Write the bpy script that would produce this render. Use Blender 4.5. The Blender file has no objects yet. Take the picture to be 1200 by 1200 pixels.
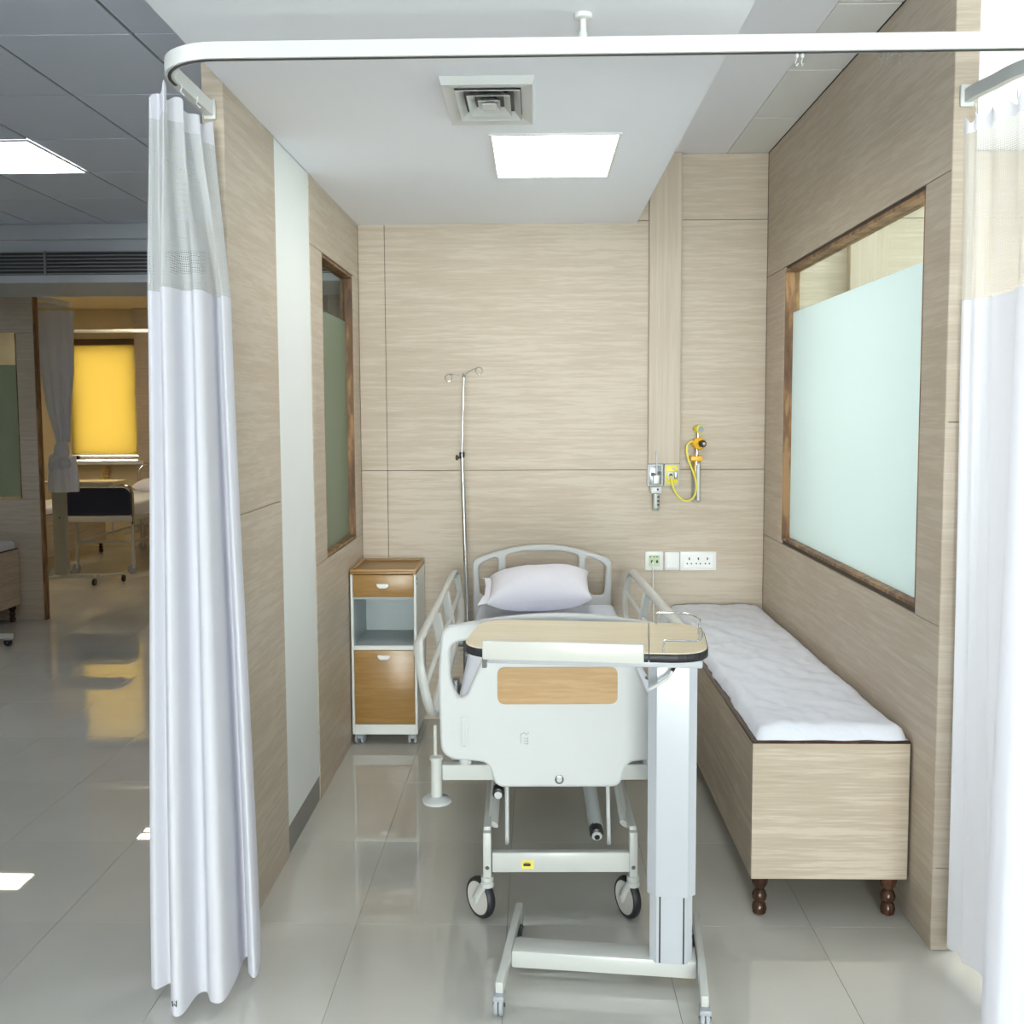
import bpy, bmesh, math, random
from mathutils import Vector, Matrix, noise, Euler
random.seed(7)
PI = math.pi
scene = bpy.context.scene
COL = scene.collection

# ------------------------------------------------------------------ camera
def make_camera():
    p, yw, r, f, s = .0781, .023, .0049, 1200., -21.6
    fw = Vector((-math.sin(yw)*math.cos(p), math.cos(yw)*math.cos(p), -math.sin(p)))
    rt = Vector((math.cos(yw), math.sin(yw), 0)); dn = fw.cross(rt)
    c, sn = math.cos(r), math.sin(r)
    R_, D_ = c*rt + sn*dn, -sn*rt + c*dn
    m = Matrix((R_, -D_, -fw)).transposed().to_4x4(); m.translation = (0, 0, 1.55)
    cd = bpy.data.cameras.new('camera'); co = bpy.data.objects.new('camera', cd); COL.objects.link(co)
    cd.sensor_width = 36; cd.lens = 36*f/1200; cd.shift_y = s/1200; cd.clip_start = .02; cd.clip_end = 200
    co.matrix_world = m; scene.camera = co
make_camera()

# ------------------------------------------------------------------ light
SKY = 46.0
w = bpy.data.worlds.new('world'); scene.world = w; w.use_nodes = True
bg = w.node_tree.nodes['Background']; bg.inputs[0].default_value = (1, .98, .985, 1); bg.inputs[1].default_value = SKY
def portal(loc, rot, sx, sy):
    l = bpy.data.lights.new('window_portal', 'AREA'); l.shape = 'RECTANGLE'; l.size = sx; l.size_y = sy; l.cycles.is_portal = True
    o = bpy.data.objects.new('window_portal', l); COL.objects.link(o); o.location = loc; o.rotation_euler = rot
portal((.35, -7.02, 1.35), (PI/2, 0, 0), 2.5, 2.5)         # added glazing behind the camera, for frontal fill light
portal((3.52, 3.85, 1.65), (PI/2, 0, PI/2), .7, 1.3)         # window of the next bay
PANEL_BAY, PANEL_HALL = 14.0, 13.0
vs = scene.view_settings
vs.view_transform = 'Standard'; vs.look = 'None'; vs.gamma = 1; vs.exposure = 0.15; vs.use_curve_mapping = False
scene.cycles.max_bounces = 10; scene.cycles.diffuse_bounces = 6; scene.cycles.transparent_max_bounces = 16
scene.cycles.caustics_reflective = False; scene.cycles.caustics_refractive = False

# ------------------------------------------------------------------ materials
MATS = {}
def new_mat(name):
    m = bpy.data.materials.new(name); m.use_nodes = True; MATS[name] = m
    nt = m.node_tree; return m, nt, nt.nodes['Principled BSDF'], nt.nodes, nt.links
def plain(name, col, rough=.5, metal=0., spec=.5, bump=0., bscale=200, var=0.0, vscale=6, coat=0):
    m, nt, b, N, L = new_mat(name)
    b.inputs['Base Color'].default_value = (*col, 1); b.inputs['Roughness'].default_value = rough
    b.inputs['Metallic'].default_value = metal; b.inputs['Specular IOR Level'].default_value = spec; b.inputs['Coat Weight'].default_value = coat
    tc = N.new('ShaderNodeTexCoord')
    if var:
        n = N.new('ShaderNodeTexNoise'); n.inputs['Scale'].default_value = vscale; n.inputs['Detail'].default_value = 4
        L.new(tc.outputs['Object'], n.inputs['Vector'])
        mx = N.new('ShaderNodeMix'); mx.data_type = 'RGBA'
        mx.inputs[6].default_value = (*[c*(1-var) for c in col], 1); mx.inputs[7].default_value = (*[min(1, c*(1+var)) for c in col], 1)
        L.new(n.outputs['Fac'], mx.inputs[0]); L.new(mx.outputs[2], b.inputs['Base Color'])
    if bump:
        n = N.new('ShaderNodeTexNoise'); n.inputs['Scale'].default_value = bscale; n.inputs['Detail'].default_value = 3
        L.new(tc.outputs['Object'], n.inputs['Vector'])
        bp = N.new('ShaderNodeBump'); bp.inputs['Strength'].default_value = bump; bp.inputs['Distance'].default_value = .01
        L.new(n.outputs['Fac'], bp.inputs['Height']); L.new(bp.outputs['Normal'], b.inputs['Normal'])
    return m
def wood(name, dark, mid, light, mapping=(1.6, 1.6, 42), rough=.45, contrast=1.0, spec=.35):
    m, nt, b, N, L = new_mat(name)
    tc = N.new('ShaderNodeTexCoord'); mp = N.new('ShaderNodeMapping'); mp.inputs['Scale'].default_value = mapping
    L.new(tc.outputs['Object'], mp.inputs['Vector'])
    n1 = N.new('ShaderNodeTexNoise'); n1.inputs['Scale'].default_value = 1; n1.inputs['Detail'].default_value = 6; n1.inputs['Roughness'].default_value = .65
    L.new(mp.outputs[0], n1.inputs['Vector'])
    mp2 = N.new('ShaderNodeMapping'); mp2.inputs['Scale'].default_value = [c*k for c, k in zip(mapping, (4, 4, 3))]
    L.new(tc.outputs['Object'], mp2.inputs['Vector'])
    n2 = N.new('ShaderNodeTexNoise'); n2.inputs['Scale'].default_value = 1; n2.inputs['Detail'].default_value = 4
    L.new(mp2.outputs[0], n2.inputs['Vector'])
    n3 = N.new('ShaderNodeTexNoise'); n3.inputs['Scale'].default_value = 1.7; n3.inputs['Detail'].default_value = 2
    L.new(tc.outputs['Object'], n3.inputs['Vector'])
    a = N.new('ShaderNodeMath'); a.operation = 'MULTIPLY_ADD'; L.new(n2.outputs['Fac'], a.inputs[0]); a.inputs[1].default_value = .45; L.new(n1.outputs['Fac'], a.inputs[2])
    a2 = N.new('ShaderNodeMath'); a2.operation = 'MULTIPLY_ADD'; L.new(n3.outputs['Fac'], a2.inputs[0]); a2.inputs[1].default_value = .35; L.new(a.outputs[0], a2.inputs[2])
    cr = N.new('ShaderNodeValToRGB'); e = cr.color_ramp.elements
    e[0].position = .9-.26/contrast; e[0].color = (*dark, 1); e[1].position = .9+.26/contrast; e[1].color = (*light, 1)
    k = cr.color_ramp.elements.new(.9); k.color = (*mid, 1)
    L.new(a2.outputs[0], cr.inputs[0]); L.new(cr.outputs[0], b.inputs['Base Color'])
    b.inputs['Roughness'].default_value = rough; b.inputs['Specular IOR Level'].default_value = spec
    bp = N.new('ShaderNodeBump'); bp.inputs['Strength'].default_value = .06; bp.inputs['Distance'].default_value = .004
    L.new(n2.outputs['Fac'], bp.inputs['Height']); L.new(bp.outputs[0], b.inputs['Normal'])
    return m
def emit(name, col, strength):
    m, nt, b, N, L = new_mat(name)
    b.inputs['Base Color'].default_value = (.9, .9, .9, 1); b.inputs['Emission Color'].default_value = (*col, 1); b.inputs['Emission Strength'].default_value = strength
    return m
def cloth(name, col, trans=.25, net=False, wrinkle=.25, veil=0.):
    m, nt, b, N, L = new_mat(name)
    out = N['Material Output']
    b.inputs['Base Color'].default_value = (*col, 1); b.inputs['Roughness'].default_value = .85; b.inputs['Specular IOR Level'].default_value = .15
    tc = N.new('ShaderNodeTexCoord')
    n = N.new('ShaderNodeTexNoise'); n.inputs['Scale'].default_value = 9; n.inputs['Detail'].default_value = 4; L.new(tc.outputs['Object'], n.inputs['Vector'])
    bp = N.new('ShaderNodeBump'); bp.inputs['Strength'].default_value = wrinkle; bp.inputs['Distance'].default_value = .02
    L.new(n.outputs['Fac'], bp.inputs['Height']); L.new(bp.outputs[0], b.inputs['Normal'])
    t = N.new('ShaderNodeBsdfTranslucent'); t.inputs[0].default_value = (*col, 1)
    mx = N.new('ShaderNodeMixShader'); mx.inputs[0].default_value = trans
    L.new(b.outputs[0], mx.inputs[1]); L.new(t.outputs[0], mx.inputs[2])
    last = mx
    if net:
        uv = N.new('ShaderNodeUVMap'); uv.uv_map = 'UVMap'
        sc = N.new('ShaderNodeVectorMath'); sc.operation = 'SCALE'; sc.inputs['Scale'].default_value = 170; L.new(uv.outputs[0], sc.inputs[0])
        fr = N.new('ShaderNodeVectorMath'); fr.operation = 'FRACTION'; L.new(sc.outputs[0], fr.inputs[0])
        sb = N.new('ShaderNodeVectorMath'); sb.operation = 'SUBTRACT'; sb.inputs[1].default_value = (.5, .5, 0); L.new(fr.outputs[0], sb.inputs[0])
        ln = N.new('ShaderNodeVectorMath'); ln.operation = 'LENGTH'; L.new(sb.outputs[0], ln.inputs[0])
        lt = N.new('ShaderNodeMath'); lt.operation = 'LESS_THAN'; lt.inputs[1].default_value = net; L.new(ln.outputs['Value'], lt.inputs[0])
        tr = N.new('ShaderNodeBsdfTransparent'); m2 = N.new('ShaderNodeMixShader')
        mv = N.new('ShaderNodeMath'); mv.operation = 'MAXIMUM'; mv.inputs[1].default_value = veil; L.new(lt.outputs[0], mv.inputs[0])
        L.new(mv.outputs[0], m2.inputs[0]); L.new(mx.outputs[0], m2.inputs[1]); L.new(tr.outputs[0], m2.inputs[2]); last = m2
    L.new(last.outputs[0], out.inputs[0])
    return m
def frosted(name, col, trans=.7):
    m, nt, b, N, L = new_mat(name); out = N['Material Output']
    b.inputs['Base Color'].default_value = (*col, 1); b.inputs['Roughness'].default_value = .35; b.inputs['Specular IOR Level'].default_value = .4
    tc = N.new('ShaderNodeTexCoord'); n = N.new('ShaderNodeTexNoise'); n.inputs['Scale'].default_value = 900; L.new(tc.outputs['Object'], n.inputs['Vector'])
    bp = N.new('ShaderNodeBump'); bp.inputs['Strength'].default_value = .05; L.new(n.outputs['Fac'], bp.inputs['Height']); L.new(bp.outputs[0], b.inputs['Normal'])
    t = N.new('ShaderNodeBsdfTranslucent'); t.inputs[0].default_value = (*col, 1)
    mx = N.new('ShaderNodeMixShader'); mx.inputs[0].default_value = trans
    L.new(b.outputs[0], mx.inputs[1]); L.new(t.outputs[0], mx.inputs[2]); L.new(mx.outputs[0], out.inputs[0])
    return m
def clear_glass(name, tint=(.95, 1, .98), refl=.08):
    m, nt, b, N, L = new_mat(name); out = N['Material Output']
    tr = N.new('ShaderNodeBsdfTransparent'); tr.inputs[0].default_value = (*tint, 1)
    gl = N.new('ShaderNodeBsdfGlossy'); gl.inputs['Roughness'].default_value = .02
    mx = N.new('ShaderNodeMixShader'); mx.inputs[0].default_value = refl
    L.new(tr.outputs[0], mx.inputs[1]); L.new(gl.outputs[0], mx.inputs[2]); L.new(mx.outputs[0], out.inputs[0])
    return m

wood('laminate', (.41, .335, .255), (.51, .43, .34), (.56, .485, .40), (2.6, 2.6, 52), contrast=.58)
wood('laminate_upright', (.45, .375, .295), (.51, .43, .34), (.545, .47, .385), (42, 42, 1.2), contrast=.7)
wood('bench_laminate', (.39, .31, .23), (.50, .415, .32), (.58, .50, .40), (2.4, 2.4, 55), contrast=.62)
wood('cabinet_wood', (.27, .145, .040), (.33, .185, .058), (.38, .22, .08), (2, 2, 30), rough=.32, contrast=.8, spec=.5)
wood('inset_wood', (.40, .24, .10), (.46, .285, .13), (.51, .33, .165), (3, 3, 40), rough=.35, contrast=.7)
wood('table_wood', (.70, .58, .40), (.77, .66, .47), (.82, .72, .54), (3, 40, 40), rough=.35, contrast=.7)
wood('frame_wood', (.07, .035, .016), (.20, .10, .045), (.36, .20, .09), (12, 12, 3), contrast=1.1)
wood('dark_leg_wood', (.025, .011, .007), (.06, .025, .014), (.10, .045, .025), (20, 20, 6), rough=.25)
plain('white_wall', (.80, .83, .82), .6, var=.02)
plain('ceiling_white', (.885, .895, .96), .85, bump=.02, bscale=60, var=.015, vscale=1.2)
plain('ceiling_tile', (.72, .78, .92), .8, bump=.08, bscale=400, var=.03, vscale=2)  # hall tiles: cool cast of the dim hall put into the colour
plain('ceiling_tile_white', (.80, .81, .81), .85, bump=.08, bscale=400)
plain('grid_metal', (.40, .42, .45), .25, .6)
plain('shadow_gap', (.10, .085, .07), .9)
plain('backing_dark', (.06, .06, .065), .9)
plain('bulkhead_paint', (.55, .58, .63), .7, var=.03)
plain('grille_metal', (.33, .34, .36), .4, .3)
plain('skirting', (.19, .19, .18), .35, var=.1)
plain('bed_plastic', (.60, .61, .61), .32, spec=.45, var=.02, vscale=4)
plain('bed_paint', (.58, .585, .56), .3, var=.03, vscale=8)
plain('table_paint', (.51, .53, .57), .25, var=.015)
plain('cream_lip', (.62, .61, .57), .3)
plain('grey_paint', (.42, .44, .44), .35)
plain('cabinet_white', (.74, .76, .74), .35)
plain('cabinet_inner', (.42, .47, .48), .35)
plain('steel', (.62, .62, .62), .18, 1.0)
plain('dark_steel', (.16, .16, .16), .3, .9)
plain('black_rubber', (.018, .018, .022), .5)
plain('black_plastic', (.02, .02, .02), .4)
plain('grey_plastic', (.38, .40, .43), .4)
plain('grey_bumper', (.50, .52, .52), .3)
plain('light_plastic', (.63, .64, .64), .35)
plain('socket_white', (.85, .86, .86), .3)
plain('socket_green', (.55, .66, .42), .4)
plain('rail_white', (.76, .765, .76), .3)
plain('rail_grey', (.48, .50, .50), .35, .3)
plain('yellow', (.78, .68, .05), .35)
plain('orange_yellow', (.85, .47, .03), .35)
plain('hose_yellow', (.80, .72, .10), .4)
plain('print_black', (.02, .02, .02), .6)
plain('print_grey', (.40, .41, .41), .5)
plain('sticker_yellow', (.85, .72, .12), .5)
plain('navy', (.015, .02, .05), .4)
plain('blind_case', (.10, .06, .03), .5)
plain('sill_white', (.82, .84, .86), .4)
plain('far_cream', (.70, .60, .42), .7, var=.03)
cloth('curtain_cloth', (.81, .81, .87), .25, wrinkle=.12)
cloth('curtain_net', (.74, .75, .76), .25, net=.24, veil=.10)
cloth('curtain_net_open', (.85, .85, .84), .25, net=.2, veil=.55)
cloth('sheet_blue', (.74, .78, .88), .0, wrinkle=.3)
cloth('sheet_white', (.74, .76, .83), .0, wrinkle=.4)
cloth('pillow_cloth', (.85, .84, .93), .0, wrinkle=.35)
frosted('frosted_film', (.70, .735, .748), .75)
frosted('frosted_film_dim', (.46, .52, .40), .55)  # darker, greener copy of the film: dimness of the hall put into the colour
clear_glass('glass'); clear_glass('bottle_plastic', (.90, .92, .92), .12)
emit('panel_bay', (1, .98, .95), PANEL_BAY); emit('panel_hall', (.92, .97, 1), PANEL_HALL); emit('panel_far', (1, .86, .62), 26.0); emit('panel_fill_next', (1, .98, .95), 8.0)
cloth('orange_blind', (.185, .142, .055), .9, wrinkle=.02)

def floor_mat():
    m, nt, b, N, L = new_mat('floor_tile')
    tc = N.new('ShaderNodeTexCoord'); n = N.new('ShaderNodeTexNoise'); n.inputs['Scale'].default_value = 2.2; n.inputs['Detail'].default_value = 6
    L.new(tc.outputs['Object'], n.inputs['Vector'])
    oi = N.new('ShaderNodeObjectInfo')
    ad = N.new('ShaderNodeMath'); ad.operation = 'MULTIPLY_ADD'; L.new(oi.outputs['Random'], ad.inputs[0]); ad.inputs[1].default_value = .12; L.new(n.outputs['Fac'], ad.inputs[2])
    cr = N.new('ShaderNodeValToRGB'); cr.color_ramp.elements[0].position = .3; cr.color_ramp.elements[0].color = (.52, .51, .465, 1)
    cr.color_ramp.elements[1].position = .85; cr.color_ramp.elements[1].color = (.60, .59, .545, 1)
    L.new(ad.outputs[0], cr.inputs[0]); L.new(cr.outputs[0], b.inputs['Base Color'])
    b.inputs['Roughness'].default_value = .02; b.inputs['Specular IOR Level'].default_value = .95
floor_mat(); plain('grout', (.22, .22, .20), .7)

# ------------------------------------------------------------------ mesh helpers
class MB:
    def __init__(s): s.v = []; s.f = []
    def add(s, vs_, fs_, M=None):
        k = len(s.v); s.v += [tuple(M @ Vector(p)) if M else tuple(p) for p in vs_]; s.f += [tuple(i+k for i in f) for f in fs_]; return s
    def bm(s, b, M=None):
        b.verts.ensure_lookup_table(); b.verts.index_update()
        s.add([v.co[:] for v in b.verts], [[v.index for v in f.verts] for f in b.faces], M); b.free(); return s
    def box(s, x0, x1, y0, y1, z0, z1, bev=0, seg=2, M=None):
        if bev <= 0:
            V = [(x0,y0,z0),(x1,y0,z0),(x1,y1,z0),(x0,y1,z0),(x0,y0,z1),(x1,y0,z1),(x1,y1,z1),(x0,y1,z1)]
            return s.add(V, [(0,3,2,1),(4,5,6,7),(0,1,5,4),(1,2,6,5),(2,3,7,6),(3,0,4,7)], M)
        b = bmesh.new(); bmesh.ops.create_cube(b, size=1)
        for v in b.verts: v.co = ((x0+x1)/2+v.co.x*(x1-x0), (y0+y1)/2+v.co.y*(y1-y0), (z0+z1)/2+v.co.z*(z1-z0))
        bev = min(bev, .49*min(x1-x0, y1-y0, z1-z0))
        bmesh.ops.bevel(b, geom=b.edges[:]+b.verts[:], offset=bev, segments=seg, profile=.5, affect='EDGES')
        return s.bm(b, M)
    def cyl(s, p0, p1, r0, r1=None, n=16, caps=True):
        p0, p1 = Vector(p0), Vector(p1); r1 = r0 if r1 is None else r1
        d = (p1-p0).normalized(); u = d.orthogonal().normalized(); w_ = d.cross(u)
        V = []
        for p, r in ((p0, r0), (p1, r1)):
            for i in range(n): a = 2*PI*i/n; V.append(p+r*(math.cos(a)*u+math.sin(a)*w_))
        F = [(i, (i+1) % n, n+(i+1) % n, n+i) for i in range(n)]
        if caps: F += [tuple(range(n-1, -1, -1)), tuple(range(n, 2*n))]
        return s.add(V, F)
    def lathe(s, prof, c=(0, 0, 0), axis=(0, 0, 1), n=20, sx=1.):
        ax = Vector(axis).normalized(); u = Vector((1, 0, 0)) if abs(ax.x) < .7 else Vector((0, 1, 0))
        u = (u-u.dot(ax)*ax).normalized(); w_ = ax.cross(u); c = Vector(c); V = []; F = []
        for r, h in prof:
            for i in range(n): a = 2*PI*i/n; V.append(c+ax*h+r*(math.cos(a)*u*sx+math.sin(a)*w_))
        for k in range(len(prof)-1):
            for i in range(n): F.append((k*n+i, k*n+(i+1) % n, (k+1)*n+(i+1) % n, (k+1)*n+i))
        F += [tuple(range(n-1, -1, -1)), tuple(range((len(prof)-1)*n, len(prof)*n))]
        return s.add(V, F)
    def tube(s, pts, r, n=10, closed=False, rz=None, up=None):
        P = [Vector(p) for p in pts]; m = len(P); V = []; F = []; prev = None
        for i, p in enumerate(P):
            a = P[i-1] if (i or closed) else p; b_ = P[(i+1) % m] if (i < m-1 or closed) else p
            d = (b_-a).normalized()
            if up is not None: u = Vector(up).cross(d).normalized()
            elif prev is None: u = d.orthogonal().normalized()
            else: u = (prev-prev.dot(d)*d).normalized()
            prev = u; w_ = d.cross(u)
            for k in range(n):
                t = 2*PI*k/n; V.append(p+(r*math.cos(t))*u+((rz or r)*math.sin(t))*w_)
        for i in range(m-1 if not closed else m):
            for k in range(n): F.append((i*n+k, i*n+(k+1) % n, ((i+1) % m)*n+(k+1) % n, ((i+1) % m)*n+k))
        if not closed: F += [tuple(range(n-1, -1, -1)), tuple(range((m-1)*n, m*n))]
        return s.add(V, F)
    def strip(s, pts, hw, hh):           # rectangular profile swept along a plan path: half width hw, half height hh
        P = [Vector(p) for p in pts]; m = len(P); V = []; F = []
        for i, p in enumerate(P):
            d = (P[min(i+1, m-1)]-P[max(i-1, 0)]); d.z = 0; d.normalize(); u = Vector((-d.y, d.x, 0))
            for a, b_ in ((-1, -1), (1, -1), (1, 1), (-1, 1)): V.append(p+u*hw*a+Vector((0, 0, hh*b_)))
        for i in range(m-1):
            for k in range(4): F.append((i*4+k, i*4+(k+1) % 4, i*4+4+(k+1) % 4, i*4+4+k))
        F += [(3, 2, 1, 0), tuple(range((m-1)*4, m*4))]
        return s.add(V, F)
    def ell(s, c, rx, ry, rz, n=16, m=10):
        b = bmesh.new(); bmesh.ops.create_uvsphere(b, u_segments=n, v_segments=m, radius=1)
        for v in b.verts: v.co = (c[0]+v.co.x*rx, c[1]+v.co.y*ry, c[2]+v.co.z*rz)
        return s.bm(b)
    def grid(s, rows):
        n = len(rows[0]); V = [p for r in rows for p in r]
        F = [(j*n+i, j*n+i+1, (j+1)*n+i+1, (j+1)*n+i) for j in range(len(rows)-1) for i in range(n-1)]
        return s.add(V, F)
    def plate(s, loops, th, bev=.004, M=None):
        """loops: list of 2-D outlines (first is outer, the rest are holes) in x,z; th: thickness in y, centred at y=0"""
        cu = bpy.data.curves.new('c', 'CURVE'); cu.dimensions = '2D'; cu.fill_mode = 'BOTH'; cu.extrude = max(th/2-bev, 1e-4); cu.bevel_depth = bev; cu.bevel_resolution = 2; cu.offset = -bev
        for lp in loops:
            sp = cu.splines.new('POLY'); sp.points.add(len(lp)-1); sp.use_cyclic_u = True
            for q, (a, b_) in zip(sp.points, lp): q.co = (a, b_, 0, 1)
        o = bpy.data.objects.new('c', cu); COL.objects.link(o)
        me = bpy.data.meshes.new_from_object(o.evaluated_get(bpy.context.evaluated_depsgraph_get()))
        V = [(v.co.x, -v.co.z, v.co.y) for v in me.vertices]; F = [tuple(p.vertices) for p in me.polygons]
        bpy.data.objects.remove(o); bpy.data.curves.remove(cu); bpy.data.meshes.remove(me)
        return s.add(V, F, M)
    def obj(s, name, mat, parent=None, smooth=35, uv=None):
        me = bpy.data.meshes.new(name); me.from_pydata(s.v, [], s.f); me.update()
        b = bmesh.new(); b.from_mesh(me); bmesh.ops.recalc_face_normals(b, faces=b.faces[:]); b.to_mesh(me); b.free()
        if smooth:
            me.polygons.foreach_set('use_smooth', [True]*len(me.polygons)); me.set_sharp_from_angle(angle=math.radians(smooth))
        me.materials.append(MATS[mat]); o = bpy.data.objects.new(name, me); COL.objects.link(o)
        if parent: o.parent = parent
        return o
def rnd(poly, r, n=6):
    """round the corners of a polygon; r a number or one per corner"""
    out = []; m = len(poly); rs = r if isinstance(r, (list, tuple)) else [r]*m
    for i in range(m):
        p = Vector(poly[i]); a = Vector(poly[i-1])-p; b = Vector(poly[(i+1) % m])-p
        k = min(rs[i], a.length*.48, b.length*.48)
        if k < 1e-4: out.append(tuple(p)); continue
        A, B = p+a.normalized()*k, p+b.normalized()*k
        for j in range(n+1):
            t = j/n; out.append(tuple((1-t)**2*A+2*t*(1-t)*p+t*t*B))
    return out
def cat(pts, n=8, closed=False):
    P = [Vector(p) for p in pts]; m = len(P); out = []
    for i in range(m if closed else m-1):
        g = lambda k: P[k % m] if closed else P[max(0, min(m-1, k))]
        a, b, c, d = g(i-1), g(i), g(i+1), g(i+2)
        for j in range(n):
            t = j/n; out.append(.5*((2*b)+(c-a)*t+(2*a-5*b+4*c-d)*t*t+(3*b-a-3*c+d)*t**3))
    if not closed: out.append(P[-1])
    return out
def thing(name, label, category, loc=(0, 0, 0), rotz=0, group=None):
    o = bpy.data.objects.new(name, None); COL.objects.link(o); o.location = loc; o.rotation_euler = (0, 0, rotz); o.empty_display_size = .1
    return tag(o, label, category, group)
def tag(o, label, category, group=None):
    o['label'] = label; o['category'] = category
    if group: o['group'] = group
    return o
def struct(o, label=None):
    o['kind'] = 'structure'
    if label: o['label'] = label
    return o
def copy_mesh(o, loc, parent=None):
    c = o.copy(); COL.objects.link(c); c.location = loc
    if parent is not None: c.parent = parent
    return c

# ------------------------------------------------------------------ the room: numbers (metres, y into the bay)
XL, XR, YB = -.869, 1.134, 5.09
ZC, ZT, XS = 2.473, 2.80, .498
YFL, YFR = 2.92, 2.868
HALL_X0, HALL_Y1, REAR, RIGHT = -6.6, 12.0, -7.0, 5.2

# floor -------------------------------------------------------------
fl = struct(MB().box(HALL_X0-.1, RIGHT, REAR-.1, HALL_Y1+.1, -.12, -.0025).obj('floor', 'grout'), 'polished grey tiled floor')
TX, TY = .46, .60
tile_mesh = None; ntile = 0; rest = MB()
for j in range(-12, 16):
    for i in range(-13, 13):
        x0, y0 = -.55+TX*i, 3.0+TY*j
        if x0 < HALL_X0-.1 or x0 > RIGHT-.4 or y0 < REAR-.1 or y0 > HALL_Y1-.3: continue
        cx, cy = x0+TX/2, y0+TY/2
        seen = (1.6 < cy < 9.5) and (-.56*cy-.3 < cx < .52*cy+.3) and not (cy > 5.2 and cx > -.9) and not (cx > 1.5)
        if seen and ntile < 290:
            if tile_mesh is None:
                g = .0005
                tile_mesh = MB().box(-TX/2+g, TX/2-g, -TY/2+g, TY/2-g, -.008, 0, .0006, 1).obj('floor_tile', 'floor_tile', fl, 0); tile_mesh.location = (cx, cy, 0)
            else: copy_mesh(tile_mesh, (cx, cy, 0), fl)
            ntile += 1
        else: rest.box(x0+.0005, x0+TX-.0005, y0+.0005, y0+TY-.0005, -.008, 0)
o = rest.obj('floor_tiles_beyond', 'floor_tile', fl, 0); o['kind'] = 'stuff'

# wall panels ---------------------------------------------------------
GAP = .0011
def panel(parent, axis, pos, a0, a1, z0, z1, mat='laminate', th=.010, facing=-1, name='wall_panel', gap=GAP):
    """axis 'y': panel lies in the x-z plane with its face at y=pos; axis 'x': in the y-z plane with its face at x=pos"""
    a0 += gap; a1 -= gap; z0 += gap; z1 -= gap; m = MB(); p0, p1 = sorted((pos, pos-facing*th))
    if axis == 'y': m.box(a0, a1, p0, p1, z0, z1, .0012, 1)
    else: m.box(p0, p1, a0, a1, z0, z1, .0012, 1)
    return m.obj(name, mat, parent, 0)
def holed(m, x0, x1, y0, y1, z0, z1, hy0, hy1, hz0, hz1):
    m.box(x0, x1, y0, hy0, z0, z1).box(x0, x1, hy1, y1, z0, z1).box(x0, x1, hy0, hy1, z0, hz0).box(x0, x1, hy0, hy1, hz1, z1); return m

wb = struct(MB().box(XL-.06, 3.5, YB+.010, YB+.10, 0, ZT+.05).obj('wall_back', 'shadow_gap'), 'pale beige wood laminate back wall')
for a0, a1, z0, z1 in ((XL, -.738, 0, 1.268), (-.738, XR, 0, 1.268), (XL, -.738, 1.268, 2.484), (-.738, XR, 1.268, 2.484), (XS-.1, XR, 2.484, ZT),
                       (1.2, 2.35, 0, 1.268), (2.35, 3.5, 0, 1.268), (1.2, 2.35, 1.268, 2.484), (2.35, 3.5, 1.268, 2.484), (1.2, 3.5, 2.484, ZT)):
    panel(wb, 'y', YB, a0, a1, z0, z1)
struct(MB().box(.556, .712, YB-.035, YB-.0005, 1.298, ZT-.001, .002, 1).obj('trim_1', 'laminate_upright'), 'vertical wood laminate duct cover above the gas outlets')
struct(MB().box(1.52, 1.70, YB-.05, YB-.0005, 1.298, ZT-.001, .002, 1).obj('trim_2', 'laminate_upright'), 'vertical wood laminate duct cover seen through the right window')

# left partition
LW = (4.224, 4.925, .955, 2.205)
wl = MB(); holed(wl, -.922, -.879, YFL+.010, YB+.05, 0, ZT, *LW); wl = struct(wl.obj('wall_left', 'shadow_gap', None, 0), 'left partition of wood laminate with a white stripe')
for a0, a1, z0, z1 in ((YFL, 3.477, 0, 1.255), (YFL, 3.477, 1.255, ZT-.02), (4.002, YB, 0, .95), (4.002, LW[0], .95, 2.21), (LW[1], YB, .95, 2.21), (4.002, YB, 2.21, ZT-.02)):
    panel(wl, 'x', XL, a0, a1, z0, z1, facing=1)
panel(wl, 'x', XL-.003, 3.477, 4.002, .10, ZT-.02, 'white_wall', th=.007, facing=1, name='white_panel', gap=.0004)
panel(wl, 'x', XL-.004, 3.477, 4.002, 0, .10, 'skirting', th=.006, facing=1, name='skirting_board', gap=.0004)
panel(wl, 'y', YFL, -.931, XL, 0, 1.52, facing=-1); panel(wl, 'y', YFL, -.931, XL, 1.52, ZT-.02, facing=-1)
for a0, a1, z0, z1 in ((YFL+.01, LW[0], 0, ZT-.02), (LW[0], LW[1], 0, LW[2]), (LW[0], LW[1], LW[3], ZT-.02), (LW[1], YB+.05, 0, ZT-.02)):
    panel(wl, 'x', -.931, a0, a1, z0, z1, facing=-1, th=.009)

# right partition
RW = (3.055, 4.733, .963, 2.192)
wr = MB(); holed(wr, 1.144, 1.191, YFR+.010, YB+.01, 0, ZT, *RW); wr = struct(wr.obj('wall_right', 'shadow_gap', None, 0), 'right partition of wood laminate with a large frosted window')
for a0, a1, z0, z1 in ((YFR, YB, 0, .945), (YFR, RW[0], .945, 2.205), (RW[1], YB, .945, 2.205), (YFR, YB, 2.205, ZT)):
    panel(wr, 'x', XR, a0, a1, z0, z1, facing=-1)
for z0, z1 in ((0, .245), (.245, 1.52), (1.52, ZT)): panel(wr, 'y', YFR, XR, 1.201, z0, z1, facing=-1)
for a0, a1, z0, z1 in ((YFR+.01, RW[0], 0, ZT), (RW[0], RW[1], 0, RW[2]), (RW[0], RW[1], RW[3], ZT), (RW[1], YB, 0, ZT)):
    panel(wr, 'x', 1.201, a0, a1, z0, z1, facing=1, th=.009)

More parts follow.
